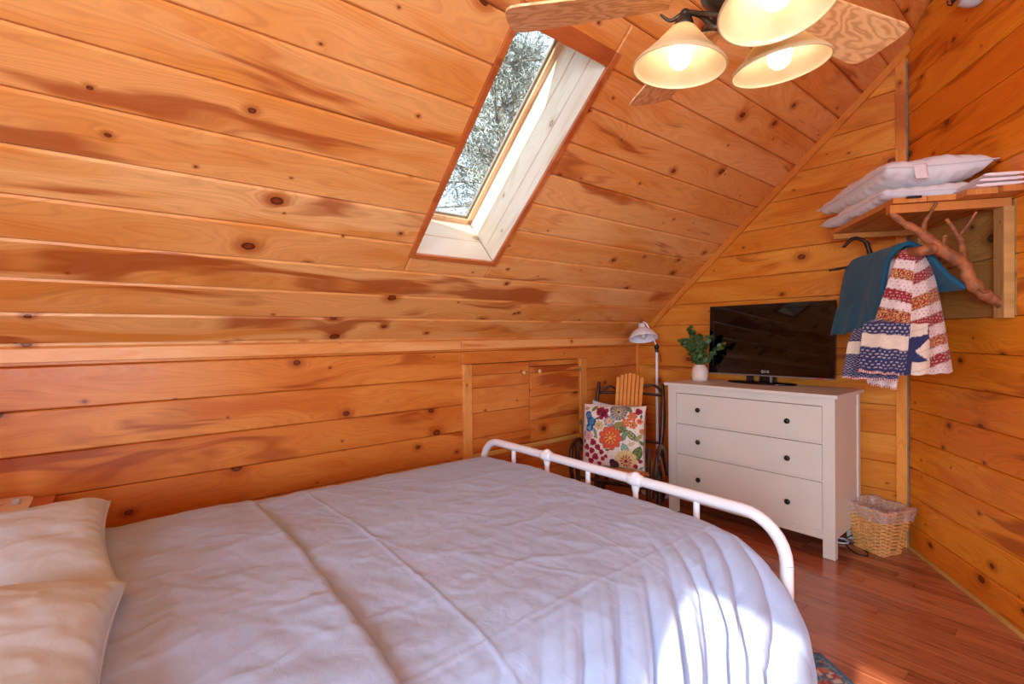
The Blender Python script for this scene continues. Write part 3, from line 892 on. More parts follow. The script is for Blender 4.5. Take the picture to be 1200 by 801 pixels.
# ------------------------------------------------------------------ bed
FY, HY, RZB = 1.75, -0.52, 0.717
BXL, BXR = -2.44, -0.682
bed = empty('iron_bed', ((BXL + BXR) / 2, (FY + HY) / 2, 0), label='white enamelled iron bed frame with a rounded footboard rail and spindles', cat='bed')
bo = Vector(bed.location)
def bp(x, y, z): return Vector((x, y, z)) - bo
def bend_rail(y, z, r=0.15):
    pts = []
    for k in range(9):
        a = PI - k * (PI / 2) / 8
        pts.append(bp(BXL + r + r * math.cos(a), y, z - r + r * math.sin(a)))
    for k in range(9):
        a = PI / 2 - k * (PI / 2) / 8
        pts.append(bp(BXR - r + r * math.cos(a), y, z - r + r * math.sin(a)))
    return pts
m = MB(); m.tube(bend_rail(FY, RZB), 0.0215, 14, caps=False); m.build('footboard_rail', M['white_metal'], bed)
for x in (BXL, BXR):
    m = MB(); m.tube([bp(x, FY, RZB - 0.15), bp(x, FY, 0.03)], 0.0215, 14); m.lathe([(.026, 0), (.028, .01), (.024, .035)], 14, cap0=True, cap1=True, mat=Matrix.Translation(bp(x, FY, 0)))
    m.build('post', M['white_metal'], bed)
m = MB(); m.tube([bp(BXL, FY, 0.30), bp(BXR, FY, 0.30)], 0.016, 12); m.build('lower_rail', M['white_metal'], bed)
for i, x in enumerate((-2.143, -1.865, -1.577, -1.300, -1.012)):
    m = MB(); m.tube([bp(x, FY, 0.30), bp(x, FY, RZB)], 0.0125, 10); m.build('spindle', M['white_metal'], bed)
    if i in (1, 3):
        m = MB()
        m.tube([bp(x - .034, FY, RZB), bp(x - .030, FY, RZB), bp(x - .016, FY, RZB), bp(x, FY, RZB), bp(x + .016, FY, RZB), bp(x + .030, FY, RZB), bp(x + .034, FY, RZB)], [.0225, .026, .0275, .030, .0275, .026, .0225], 14)
        m.sphere(bp(x, FY, RZB + .012), 0.024, 14, 8)
        m.tube([bp(x, FY, RZB - .05), bp(x, FY, RZB - .03), bp(x, FY, RZB)], [.014, .018, .024], 12)
        m.build('joint_collar', M['white_metal'], bed)
for x in (BXL, BXR):
    m = MB(); m.box(bp(x - .012, HY, .26), bp(x + .012, FY, .32), .003); m.build('side_rail', M['white_metal'], bed)
m = MB(); m.tube(bend_rail(HY, 1.05), 0.0215, 14, caps=False)
for x in (BXL, BXR): m.tube([bp(x, HY, 0.9), bp(x, HY, 0.0)], 0.0215, 14)
m.tube([bp(BXL, HY, .5), bp(BXR, HY, .5)], .016, 10)
for i in range(6): x = BXL + (i + 1) * (BXR - BXL) / 7; m.tube([bp(x, HY, .5), bp(x, HY, 1.05)], .0125, 10)
m.build('headboard', M['white_metal'], bed)

m = MB(); m.box((-2.385, HY + .03, .33), (-.83, 1.66, .60), 0.04)
mt = m.build('mattress', M['mattress']); tag(mt, 'thick mattress hidden under the white duvet on the iron bed', 'mattress')

PROF = [(0.0, -2.405, .40), (.08, -2.415, .52), (.14, -2.385, .605), (.20, -2.33, .650), (.30, -2.22, .672), (.9, -1.6, .686), (1.4, -1.1, .685), (1.55, -.95, .682), (1.70, -.815, .664), (1.80, -.735, .615), (1.90, -.665, .535), (2.04, -.602, .42), (2.18, -.560, .29), (2.30, -.535, .17), (2.42, -.52, .06)]
def prof(s):
    d = 0.035
    a = interp(PROF, max(0, s - d)); b = interp(PROF, s); c = interp(PROF, min(2.42, s + d))
    return ((a[0] + b[0] * 2 + c[0]) / 4, (a[1] + b[1] * 2 + c[1]) / 4)
def ridge(x, y, z=0):
    return (1 - abs(fbm(x, y, z, 3))) 
def duvet_point(s, y, lift=0.0, seed=0.0):
    x, z = prof(s)
    x2, z2 = prof(min(2.42, s + 0.01)); x1, z1 = prof(max(0, s - 0.01))
    tx, tz = x2 - x1, z2 - z1; L = math.hypot(tx, tz) or 1
    nx, nz = -tz / L, tx / L
    if nz < 0 and s < 1.5 and s > .2: nx, nz = -nx, -nz
    # big soft puffs, small creases
    d = 0.0075 * fbm(x * 2.2 + seed, y * 2.0, 0.3, 3)
    ca, sa_ = math.cos(0.5), math.sin(0.5)
    xr, yr = x * ca + y * sa_, -x * sa_ + y * ca
    rd = ridge(xr * 1.6 + seed, yr * 5.0, 1.7) - 0.82
    d += 0.010 * max(0, rd)
    rd = ridge(x * 5 + 9, y * 2.2 + seed, 4.4) - 0.80
    d += 0.011 * max(0, rd)
    rd = ridge(xr * 9 + 2, yr * 4 + seed, 9.1) - 0.80
    d += 0.006 * max(0, rd)
    d += 0.0022 * fbm(x * 9, y * 9, 3.3, 3)
    # hanging folds on the open side
    side = max(0.0, min(1.0, (s - 1.50 + .10 * fbm(y * 4, 0, 7, 2)) / 0.55))
    side = (side * side * (3 - 2 * side)) ** 1.35
    gk = max(0.1, min(1.0, (1.74 - y) / 0.38))
    yf = y + 0.85 * gk * (s - 1.5)
    ph = (yf + .55 * max(0.0, y - 1.28)) * 2 * PI / 0.118 + 2.6 * fbm(yf * 3.2, s * 0.5, 2.2, 2)
    amp = 0.024 * (0.55 + 0.6 * abs(mnoise.noise(Vector((yf * 4.0, 0, 5)))) * 1.6)
    w = abs(math.sin(ph * 0.5))
    ph2 = yf * 2 * PI / 0.047 + 3.0 * fbm(yf * 5 + 7, s * 0.9, 3.3, 2)
    w2 = abs(math.sin(ph2 * 0.5))
    d += side * (amp * 2.9 * (w ** 0.65 - 0.6) + 0.014 * (w2 ** 0.7 - 0.5) * (0.5 + abs(mnoise.noise(Vector((yf * 5, s, 1))))))
    d += 0.004 * max(0.0, 1 - abs(s - 1.35) / 0.5) * (ridge(x * 2.0 + y * 1.3, y * 9 - x * 2, 12.0) - .6)
    px = x + nx * (d + lift); pz = z + nz * (d + lift)
    # creases pressed by folding
    if 0.25 < s < 2.3 and lift == 0:
        for yc in (0.635,):
            pz += 0.0032 * math.exp(-((y - yc - .01 * math.sin(x * 3)) / 0.006) ** 2)
        pz += 0.0020 * math.exp(-((s - 1.63 - .006 * math.sin(y * 4)) / 0.006) ** 2) * (1 if y > .4 else 0)
        pz += 0.0014 * math.exp(-((y - 1.22 - .008 * math.sin(x * 4)) / 0.006) ** 2) * (1 if s > 1.1 else 0)
    return px, pz, y
m = MB()
NU, NV = 380, 400
def dfn(a, b):
    s = a * 2.42; y = -0.47 + b * (1.695 + 0.47)
    px, pz, yy = duvet_point(s, y)
    # tuck down inside the footboard
    e = max(0.0, (yy - 1.60) / 0.095)
    top = max(0.0, min(1.0, (pz - 0.25) / 0.4))
    pz -= 0.05 * e ** 2.2 * top + (0.12 * max(0, e - 0.75) * 4 * top if e > .75 else 0)
    if s > 1.7: px += -0.02 * e * (s - 1.7)
    return (px, yy - (0.01 if e >= 1 else 0), max(pz, 0.04))
m.grid(dfn, NU, NV)
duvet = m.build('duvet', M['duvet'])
tag(duvet, 'wrinkled white cotton duvet spread over the bed and hanging in folds at its right side', 'duvet')
solidify(duvet, 0.012)
m = MB()
def cfn(a, b):
    s = .10 + a * (2.40 - .10)
    edge = 0.428 + 0.012 * math.sin(s * 2.3) + 0.006 * fbm(s * 5, 1, 0, 2)
    y = -0.46 + b * (edge + 0.46)
    lift = 0.020 + 0.012 * fbm(s * 2.6, y * 3.0, 8.8, 3)
    r = (edge - y) / 0.03
    if r < 1: lift = lift * math.sqrt(max(0.0, 1 - (1 - r) ** 2)) + 0.001
    px, pz, yy = duvet_point(s, y, lift, seed=4.0)
    return (px, yy, max(pz, 0.05))
m.grid(cfn, 300, 130)
cf = m.build('turned_down_cuff', M['duvet'], duvet)
tag(cf, 'top hem folded back in a flat cuff near the pillows')
solidify(cf, 0.006)

# pillows
def cushion(w, d, t, seed=0, nu=56, nv=44, wr=0.006, pinch=0.10, sharp=0.42):
    vs = []; fs = []
    def P(a, b, sgn):
        ax, by = abs(a), abs(b)
        k = 1 - pinch * (1 - ax ** 2) * by ** 6 ; k2 = 1 - pinch * (1 - by ** 2) * ax ** 6
        x = a * w / 2 * k2; y = b * d / 2 * k
        prof_ = (max(0, 1 - ax ** 2.6) ** sharp) * (max(0, 1 - by ** 2.6) ** sharp)
        z = sgn * t / 2 * prof_
        n = fbm(x * 6 + seed, y * 6, sgn * 2.0 + seed, 3) * wr * 1.3 + max(0, ridge(x * 9 + seed, y * 5, sgn + 4) - 0.85) * wr * 2
        ed = math.exp(-((1 - max(ax, by)) / 0.12) ** 2)
        n += ed * wr * 0.9 * math.sin((x if by > ax else y) * 95 + seed) * (1 - ed * .6)
        z += sgn * n * min(1, prof_ * 2.5)
        return (x, y, z)
    k = 0
    for sgn in (1, -1):
        for j in range(nv + 1):
            for i in range(nu + 1):
                a = -1 + 2 * i / nu; b = -1 + 2 * j / nv
                a = math.sin(a * PI / 2) * .35 + a * .65; b = math.sin(b * PI / 2) * .35 + b * .65
                vs.append(P(a, b, sgn))
        for j in range(nv):
            for i in range(nu):
                q = (k + j * (nu + 1) + i, k + j * (nu + 1) + i + 1, k + (j + 1) * (nu + 1) + i + 1, k + (j + 1) * (nu + 1) + i)
                fs.append(q if sgn > 0 else tuple(reversed(q)))
        k = len(vs)
    return vs, fs
def pillow_obj(name, w, d, t, mat, M4, parent=None, seed=0, **kw):
    mb = MB(); vs, fs = cushion(w, d, t, seed, **kw); mb.add(vs, fs, True)
    o = mb.build(name, mat, parent, weld=True)
    o.matrix_world = M4
    return o
def seam_piping(parent, w, d, r, mat, pinch=0.1, name='seam'):
    pts = []
    for k in range(80):
        q = k / 80 * 4
        e = int(q); f = q - e; a = -1 + 2 * f
        a, b = [(a, -1), (1, a), (-a, 1), (-1, -a)][e]
        ax, by = abs(a), abs(b)
        pts.append((a * w / 2 * (1 - pinch * (1 - by ** 2) * ax ** 6), b * d / 2 * (1 - pinch * (1 - ax ** 2) * by ** 6), 0))
    pts.append(pts[0])
    mb = MB(); mb.tube(pts, r, 6, caps=False); return mb.build(name, mat, parent)

E3 = lambda rx, ry, rz: (Matrix.Rotation(R_(rz), 4, 'Z') @ Matrix.Rotation(R_(ry), 4, 'Y') @ Matrix.Rotation(R_(rx), 4, 'X'))
p1 = pillow_obj('bed_pillow', .72, .50, .19, M['pillow'], Matrix.Translation((-1.955, -.270, .722)) @ E3(4, 3, 2), seed=1, wr=.0065, nu=90, nv=70)
tag(p1, 'plump white bed pillow nearest the knee wall', 'pillow', 'pillows at the head of the bed')
seam_piping(p1, .72, .50, .004, M['pillow'])
p2 = pillow_obj('bed_pillow', .72, .50, .21, M['pillow'], Matrix.Translation((-1.225, -.262, .742)) @ E3(-4, 2, -3), seed=5, wr=.0065, nu=90, nv=70)
tag(p2, 'plump white bed pillow nearer the open side of the bed', 'pillow', 'pillows at the head of the bed')
seam_piping(p2, .72, .50, .004, M['pillow'])

# ------------------------------------------------------------------ chest of drawers
cx0, cx1, cy0, cy1 = -2.12, -1.005, 3.271, 3.745
ch = empty('chest_of_drawers', ((cx0 + cx1) / 2, (cy0 + cy1) / 2, 0), label='white painted chest with three wide drawers below the television', cat='chest of drawers')
co = Vector(ch.location)
def cb(name, a, b, mat='white_paint', chf=0.002, parent=None):
    mb = MB(); mb.box(Vector(a) - co, Vector(b) - co, chf); return mb.build(name, M[mat], parent or ch)
cb('top', (cx0 - .022, cy0 - .022, .962), (cx1 + .02, cy1 + .012, .984), chf=.003)
LW = .066
for x in (cx0, cx1 - LW):
    cb('leg', (x, cy0, 0), (x + LW, cy0 + .045, .962)); cb('leg', (x, cy1 - .045, 0), (x + LW, cy1, .962))
cb('side_panel', (cx0 + .008, cy0 + .045, .115), (cx0 + .024, cy1 - .045, .962), chf=.001)
cb('side_panel', (cx1 - .024, cy0 + .045, .115), (cx1 - .008, cy1 - .045, .962), chf=.001)
cb('back_panel', (cx0 + LW, cy1 - .02, .115), (cx1 - LW, cy1 - .01, .962), chf=.001)
cb('rail', (cx0 + LW, cy0 + .003, .108), (cx1 - LW, cy0 + .03, .157))
cb('rail', (cx0 + LW, cy0 + .003, .911), (cx1 - LW, cy0 + .03, .962))
for z in (.459, .688): cb('rail', (cx0 + LW, cy0 + .005, z - .007), (cx1 - LW, cy0 + .03, z + .007), chf=.0005)
cb('bottom_panel', (cx0 + LW, cy0 + .03, .12), (cx1 - LW, cy1 - .03, .13), chf=.001)
for z0, z1, zk in ((.1575, .4475, .290), (.4665, .6765, .565), (.6955, .9065, .799)):
    d = cb('drawer', (cx0 + LW + .003, cy0 + .004, z0), (cx1 - LW - .003, cy0 + .026, z1), chf=.0015)
    d['label'] = None if False else 'drawer front'
    del d['label']
    for x in (-1.868, -1.263):
        mb = MB(); mb.lathe([(.006, -.004), (.007, .008), (.0155, .014), (.0175, .022), (.0145, .029), (.003, .031)], 18, cap1=True, mat=Matrix.Translation(Vector((x, cy0 + .004, zk)) - co) @ Matrix.Rotation(PI / 2, 4, 'X'))
        k = mb.build('knob', M['black_knob'], d); k['label'] = 'round black knob'

# ------------------------------------------------------------------ television
TY = 3.62; tx0, tx1, tz0, tz1 = -1.980, -1.114, 1.040, 1.566
tv = empty('television', ((tx0 + tx1) / 2, TY + .03, .984), label='black flat screen television standing on the white chest', cat='television')
to_ = Vector(tv.location)
def tb(name, a, b, mat, chf=.003, parent=None):
    mb = MB(); mb.box(Vector(a) - to_, Vector(b) - to_, chf); return mb.build(name, M[mat], parent or tv)
tb('housing', (tx0 + .01, TY + .012, tz0 + .012), (tx1 - .01, TY + .075, tz1 - .012), 'black_knob', .012)
bz = .034
bf = MB()
for a, b in (((tx0, TY, tz0 + .008), (tx0 + bz, TY + .03, tz1)), ((tx1 - bz, TY, tz0 + .008), (tx1, TY + .03, tz1)), ((tx0 + bz, TY, tz1 - bz), (tx1 - bz, TY + .03, tz1)), ((tx0 + bz, TY, tz0 + .008), (tx1 - bz, TY + .03, tz0 + .058))):
    bf.box(Vector(a) - to_, Vector(b) - to_, .0015)
bf.build('bezel', M['black_gloss'], tv)
sc_ = tb('screen', (tx0 + bz, TY + .003, tz0 + .058), (tx1 - bz, TY + .02, tz1 - bz), 'screen', .0005)
tb('lower_strip', (tx0 + .004, TY - .001, tz0), (tx1 - .004, TY + .028, tz0 + .008), 'silver', .002)
nk = MB()
nk.box(Vector((-1.60, TY + .02, .985)) - to_, Vector((-1.49, TY + .06, 1.06)) - to_, .004)
nk.build('neck', M['black_gloss'], tv)
nk = MB(); nk.box(Vector((-1.522, TY + .010, .988)) - to_, Vector((-1.508, TY + .024, 1.045)) - to_, .002); nk.build('neck_strip', M['silver'], tv)
nk = MB(); nk.box(Vector((-1.70, TY + .03, .988)) - to_, Vector((-1.66, TY + .06, 1.05)) - to_, .004); nk.build('cable_guide', M['black_knob'], tv)
nk = MB(); nk.lathe([(.0, .0), (.99, .0), (1.0, .006), (.97, .012), (.2, .016), (0.001, .016)], 40, mat=Matrix.Translation(Vector((-1.60, TY + .045, .9845)) - to_) @ Matrix.Diagonal((.245, .115, 1, 1)))
nk.build('stand_base', M['black_gloss'], tv)
def text_obj(name, body, size, M4, mat, parent, ext=0.0004):
    cu = bpy.data.curves.new(name, 'FONT'); cu.body = body; cu.size = size; cu.extrude = ext; cu.align_x = 'LEFT'; cu.align_y = 'CENTER'
    cu.materials.append(mat); tmp = bpy.data.objects.new('text_source', cu)
    me = bpy.data.meshes.new_from_object(tmp); me.name = name; bpy.data.objects.remove(tmp)
    if not me.materials: me.materials.append(mat)
    o = bpy.data.objects.new(name, me); link(o, parent); o.matrix_local = M4; return o
lgx = (tx0 + tx1) / 2 - .008
em = MB()
ring = [(lgx - .012 + .0095 * math.cos(a), TY - .0015, tz0 + .033 + .0095 * math.sin(a)) for a in [i * 2 * PI / 24 for i in range(25)]]
em.tube([Vector(p) - to_ for p in ring], .0013, 6, caps=False)
em.tube([Vector((lgx - .013, TY - .0015, tz0 + .038)) - to_, Vector((lgx - .013, TY - .0015, tz0 + .028)) - to_, Vector((lgx - .008, TY - .0015, tz0 + .028)) - to_], .0011, 6)
em.build('emblem', M['logo'], tv)
text_obj('lettering', 'LG', .024, Matrix.Translation(Vector((lgx + .003, TY - .0008, tz0 + .033)) - to_) @ Matrix.Rotation(PI / 2, 4, 'X'), M['logo'], tv)
rs_ = tb('sticker', (tx1 - .10, TY - .0012, tz0 + .003), (tx1 - .06, TY, tz0 + .009), 'red', .0)
rs_['label'] = 'small red light strip'

PV = Matrix.Translation((0, 0, .04)) @ Matrix.Rotation(R_(2.9), 4, 'X').inverted() @ Matrix.Translation((0, 0, -.04))
for o_ in tv.children:
    if not o_.name.startswith(('stand', 'neck', 'cable')): o_.matrix_basis = PV @ o_.matrix_basis

# ------------------------------------------------------------------ vase and sprigs
VX, VY = -2.005, 3.53
vz = MB(); vz.lathe([(.001, .004), (.046, .0), (.056, .006), (.061, .03), (.062, .07), (.056, .098), (.044, .115), (.040, .122), (.041, .128), (.036, .128), (.036, .115), (.05, .09), (.05, .02), (.001, .015)], 32, mat=Matrix.Translation((0, 0, 0)))
va = vz.build('vase', M['ceramic'], loc=(VX, VY, .985)); tag(va, 'small white ceramic vase at the left end of the chest', 'vase')
pl = empty('leafy_sprigs', (VX, VY, 1.06), label='bunch of grey green leafy sprigs standing in the white vase', cat='plant')
rp = random.Random(4); lv = MB()
for k in range(15):
    az = rp.uniform(0, 2 * PI); ln = rp.uniform(.15, .31); ou = rp.uniform(.03, .135)
    if k < 3: az = PI + rp.uniform(-.5, .5); ou = .14; ln = .2
    if k == 3: az = 0.2; ou = .17; ln = .17
    p0 = Vector((.02 * math.cos(az), .02 * math.sin(az), .0)); p1_ = Vector((ou * .35 * math.cos(az), ou * .35 * math.sin(az), ln * .55)); p2_ = Vector((ou * math.cos(az), ou * math.sin(az), ln + .04))
    pts = smooth_path([p0, p1_, p2_], 8)
    sm = MB(); sm.tube(pts, [.0022 * (1 - .6 * i / len(pts)) for i in range(len(pts))], 5); sm.build('stem', M['stem'], pl)
    for i in range(6, len(pts)):
        for q in range(4):
            a = rp.uniform(0, 2 * PI); r = rp.uniform(.013, .021)
            c = pts[i] + Vector((math.cos(a), math.sin(a), rp.uniform(-.3, .6))) * r
            n = Vector((rp.uniform(-1, 1), rp.uniform(-1, 1), rp.uniform(-.2, 1))).normalized()
            e1 = n.orthogonal().normalized(); e2 = n.cross(e1)
            vs = [c + (e1 * math.cos(t) * r + e2 * math.sin(t) * r * .8) + n * (.003 * math.cos(2 * t)) for t in [w * PI / 4 for w in range(8)]]
            lv.add([c + n * .002] + vs, [(0, 1 + w, 1 + (w + 1) % 8) for w in range(8)], True)
lf = lv.build('leaves', M['leaf'], pl); lf['kind'] = 'stuff'

# ------------------------------------------------------------------ rocking chair
rc = empty('rocking_chair', (-2.33, 2.95, 0), R_(24), label='bent hickory rocking chair with varnished slats in the corner beside the floor lamp', cat='chair')
for sx in (-1, 1):
    m = MB(); stick(m, [(sx * .25, -.40, .075), (sx * .25, -.15, .025), (sx * .25, .15, .02), (sx * .25, .42, .055), (sx * .25, .52, .10)], [.016, .017, .018, .017, .014], wob=.2, seed=sx + 3); m.build('rocker', M['darkbark'], rc)
    m = MB(); stick(m, [(sx * .25, -.22, .03), (sx * .255, -.235, .25), (sx * .26, -.24, .56)], [.018, .019, .017], wob=.2, seed=sx + 5); m.build('front_leg', M['darkbark'], rc)
    m = MB(); stick(m, [(sx * .25, .20, .03), (sx * .25, .22, .35), (sx * .27, .26, .65), (sx * .262, .34, .955)], [.020, .021, .019, .014], wob=.25, seed=sx + 7); m.build('back_post', M['darkbark'], rc)
    m = MB(); stick(m, [(sx * .30, .24, .26), (sx * .31, .05, .49), (sx * .31, -.10, .545), (sx * .312, -.22, .50), (sx * .305, -.25, .36), (sx * .29, -.23, .22)], [.015, .016, .017, .016, .015, .014], n=7, wob=.2, seed=sx + 11); m.build('arm_hoop', M['darkbark'], rc)
    m = MB(); stick(m, [(sx * .285, .20, .26), (sx * .29, .02, .43), (sx * .285, -.10, .485), (sx * .285, -.18, .44), (sx * .28, -.19, .26)], [.012] * 5, n=7, wob=.2, seed=sx + 15); m.build('inner_hoop', M['peeled'], rc)
m = MB(); stick(m, [(-.275, .28, .74), (-.262, .33, .85), (-.17, .36, .92), (-.08, .345, .86)], [.010] * 4, wob=.2); m.build('back_hoop', M['darkbark'], rc)
m = MB(); stick(m, [(.275, .28, .60), (.265, .33, .85), (.19, .36, .94), (.09, .345, .92)], [.011] * 4, wob=.2); m.build('back_hoop', M['darkbark'], rc)
for z, y in ((.865, .33), (.50, .245)):
    m = MB(); stick(m, [(-.27, y, z), (0, y + .012, z + .01), (.27, y, z)], [.010, .011, .010], wob=.2); m.build('back_rung', M['darkbark'], rc)
for z, y in ((.30, -.24), (.14, -.23), (.30, .21), (.14, .21)):
    m = MB(); stick(m, [(-.25, y, z), (0, y, z), (.25, y, z)], [.011] * 3, wob=.2); m.build('stretcher', M['darkbark'], rc)
for i in range(7):
    f = (i - 3) / 3; xb = f * .085; xt = f * .098
    h = 1.035 - .035 * f * f
    m = MB()
    def sf(a, b, xb=xb, xt=xt, h=h):
        z = .33 + (h - .33) * b; y = .20 + .05 * b + .10 * b * b
        x = xb + (xt - xb) * b + (a - .5) * .0255
        return (x, y - .006, z)
    vs = [sf(a, b / 10) for b in range(11) for a in (0, 1)]; vs += [(x, y + .010, z) for x, y, z in vs]
    fs = []
    for b in range(10):
        k = b * 2
        fs += [(k, k + 1, k + 3, k + 2), (22 + k + 1, 22 + k, 22 + k + 2, 22 + k + 3), (k + 2, k + 22 + 2, k + 22, k), (k + 1, k + 23, k + 25, k + 3)]
    fs += [(20, 21, 43, 42), (1, 0, 22, 23)]
    m.add(vs, fs, False); m.build('back_slat', M['slat'], rc)
for i in range(9):
    y = -.290 + i * .056
    z = .398 - .03 * math.sin(i / 8 * PI) - .004 * i
    m = MB(); m.box((-.265, y - .024, z - .008), (.265, y + .024, z + .008), .003); m.build('seat_slat', M['seat_slat'], rc)

# floral cushion
def build_colored(name, vs, fs, cols, mat, parent=None, weld=False):
    me = bpy.data.meshes.new(name); me.from_pydata([tuple(v) for v in vs], [], fs)
    me.polygons.foreach_set('use_smooth', [True] * len(fs))
    ca = me.color_attributes.new('Col', 'FLOAT_COLOR', 'POINT')
    ca.data.foreach_set('color', [c for col in cols for c in col])
    me.materials.append(mat); me.update()
    o = bpy.data.objects.new(name, me); link(o, parent); return o
CREAM = srgb(232, 222, 212)
FL = []   # flat printed flowers: x, y, r, petals, colours (outer, mid, heart)
def fl(x, y, r, n, c1, c2, c3, depth=.28, rot=0): FL.append((x, y, r * 1.26, n, c1, c2, c3, depth, rot))
OR, ORD, YL, MG, MGD, BL, BLD, TL, GN, GND, GY, BR = (srgb(*c) for c in ((216, 92, 60), (168, 52, 40), (226, 176, 90), (150, 26, 62), (92, 14, 42), (76, 134, 172), (34, 76, 130), (98, 150, 140), (124, 144, 80), (66, 92, 48), (120, 116, 122), (84, 40, 30)))
fl(-.02, -.05, .30, 9, OR, srgb(200, 74, 50), YL, .22)
fl(.20, .76, .215, 14, GY, srgb(206, 190, 150), BR, .10)
fl(-.08, .46, .145, 8, srgb(124, 150, 168), srgb(228, 200, 160), OR, .2)
fl(.62, .64, .12, 6, OR, srgb(226, 150, 80), MG, .3); fl(.45, .44, .11, 6, OR, YL, MG, .3); fl(.66, .38, .10, 5, OR, YL, MGD, .3); fl(.84, .5, .08, 5, srgb(226, 150, 80), OR, MG, .3)
fl(-.30, .70, .17, 5, MG, MGD, MGD, .45, .6); fl(-.42, .78, .10, 5, MG, MGD, MG, .4)
fl(-.78, .62, .11, 2, BLD, BL, BL, .3, 1.2); fl(-.66, .42, .13, 2, BLD, BL, BL, .2, .5); fl(-.73, .22, .11, 3, BLD, BL, srgb(140, 190, 210), .2)
fl(-.40, .32, .12, 7, srgb(206, 176, 120), srgb(226, 200, 150), GND, .25)
fl(-.74, -.02, .12, 6, srgb(216, 160, 150), srgb(236, 200, 190), MG, .3)
fl(.46, -.72, .28, 11, srgb(218, 200, 146), srgb(214, 180, 120), MG, .15); fl(.08, -.84, .13, 3, srgb(30, 40, 60), MGD, MGD, .3)
fl(.80, .80, .09, 3, MG, MG, MGD, .3); fl(.92, .2, .07, 5, OR, YL, MG, .3)
for x, y, r in ((-.58, -.22, .09), (-.80, -.38, .08), (-.42, -.36, .08), (-.62, -.48, .08), (-.30, -.50, .07), (-.78, -.62, .07), (-.50, -.66, .09), (-.26, -.70, .06), (-.66, -.80, .08), (-.38, -.86, .06), (-.9, -.2, .05), (-.16, -.62, .05), (.74, -.86, .06), (.88, -.7, .05)):
    fl(x, y, r, 3, MG, srgb(176, 40, 80), MGD, .25, x * 7)
LEAF = [(.78, -.50, .24, .12, 1.2, GND, GN), (.62, .06, .22, .09, -.75, GND, srgb(176, 170, 120)), (.44, -.38, .20, .10, -1.2, TL, srgb(160, 190, 170)), (.40, .02, .15, .07, 1.3, TL, GN), (.22, .34, .19, .10, .3, GN, srgb(150, 130, 70)), (.36, .24, .14, .08, 1.0, GND, GN), (.0, .86, .13, .07, 1.3, GND, MGD), (-.6, .84, .12, .05, .8, GN, GND), (-.52, .10, .13, .05, -1.2, TL, GN), (-.42, .55, .12, .04, .4, GND, GN), (.84, .02, .12, .05, 1.0, GN, srgb(190, 170, 120)), (.9, -.15, .1, .04, -.9, GN, GND), (-.86, .84, .09, .05, .2, srgb(216, 150, 150), GN), (.5, .86, .12, .06, -.6, GND, GN), (-.9, .05, .08, .03, 1.3, GND, GN), (.62, -.2, .13, .05, .4, srgb(210, 200, 170), srgb(200, 180, 140)), (-.1, -.42, .08, .03, .2, GND, GN), (-.5, -.05, .07, .03, -.3, GN, GND), (.9, -.9, .07, .03, .6, TL, GN), (-.06, .22, .06, .03, 1.5, GN, GND), (.88, .65, .07, .03, 1.5, GND, GN)]
def floral(x, y):
    c = CREAM
    for lx, ly, a, b, rt_, c1, c2 in LEAF:
        a *= 1.15; b *= 1.15
        dx, dy = x - lx, y - ly
        u = dx * math.cos(rt_) + dy * math.sin(rt_); v = -dx * math.sin(rt_) + dy * math.cos(rt_)
        w = b * (1 - (u / a) ** 2) if abs(u) < a else -1
        if abs(v) < w: c = c1 if (abs(v) > w * .72 or abs(v) < .012 or math.sin(u * 60 + abs(v) * 50) > .75) else c2
    for fx, fy, r, n, c1, c2, c3, dp, ro_ in FL:
        dx, dy = x - fx, y - fy; d = math.hypot(dx, dy)
        if d > r * 1.05: continue
        th_ = math.atan2(dy, dx) + ro_
        lim = r * (1 - dp + dp * abs(math.cos(th_ * n / 2)) ** .7)
        if d < lim:
            if d < r * .16: c = c3
            elif d < r * .24: c = c2 if n > 3 else c1
            elif d < r * .50: c = c2 if math.cos(th_ * n) > -.3 else c3
            elif d > lim * .93 and n > 5: c = srgb(150, 60, 44) if c1 == OR else c1
            else: c = c1 if abs(math.sin(th_ * n / 2 * 1.0)) < .93 else c2
    if abs(math.sin(x * 14 + 3 * math.sin(y * 5))) < .05 and c == CREAM and abs(math.sin(y * 9 + x * 4)) > .5: c = GN
    return c
vs, fs = cushion(.46, .46, .15, 3, nu=130, nv=130, wr=.002, pinch=.06, sharp=.5)
cols = [floral(v[0] / .23, v[1] / .23) for v in vs]
PC = Matrix.Translation((-2.262, 2.79, .612)) @ Matrix.Rotation(R_(24), 4, 'Z') @ Matrix.Rotation(R_(78), 4, 'X') @ Matrix.Rotation(R_(1), 4, 'Z')
fp = build_colored('floral_cushion', vs, fs, cols, M['floral']); fp.matrix_world = PC
tag(fp, 'square cushion printed with a big coral red flower, propped on the rocking chair', 'cushion')
sp_ = MB(); e = .225; sp_.tube([(-e, -e, 0), (e, -e, 0), (e, e, 0), (-e, e, 0), (-e, -e, 0)], .003, 6, caps=False); sp_.build('seam', M['linen'], fp)
wp2 = pillow_obj('white_cushion', .43, .43, .10, M['pillow'], Matrix.Translation((-2.33, 2.885, .625)) @ Matrix.Rotation(R_(20), 4, 'Z') @ Matrix.Rotation(R_(74), 4, 'X') @ Matrix.Rotation(R_(-4), 4, 'Z'), seed=8, nu=30, nv=30)
tag(wp2, 'plain white cushion peeping out behind the floral one on the rocker', 'cushion')

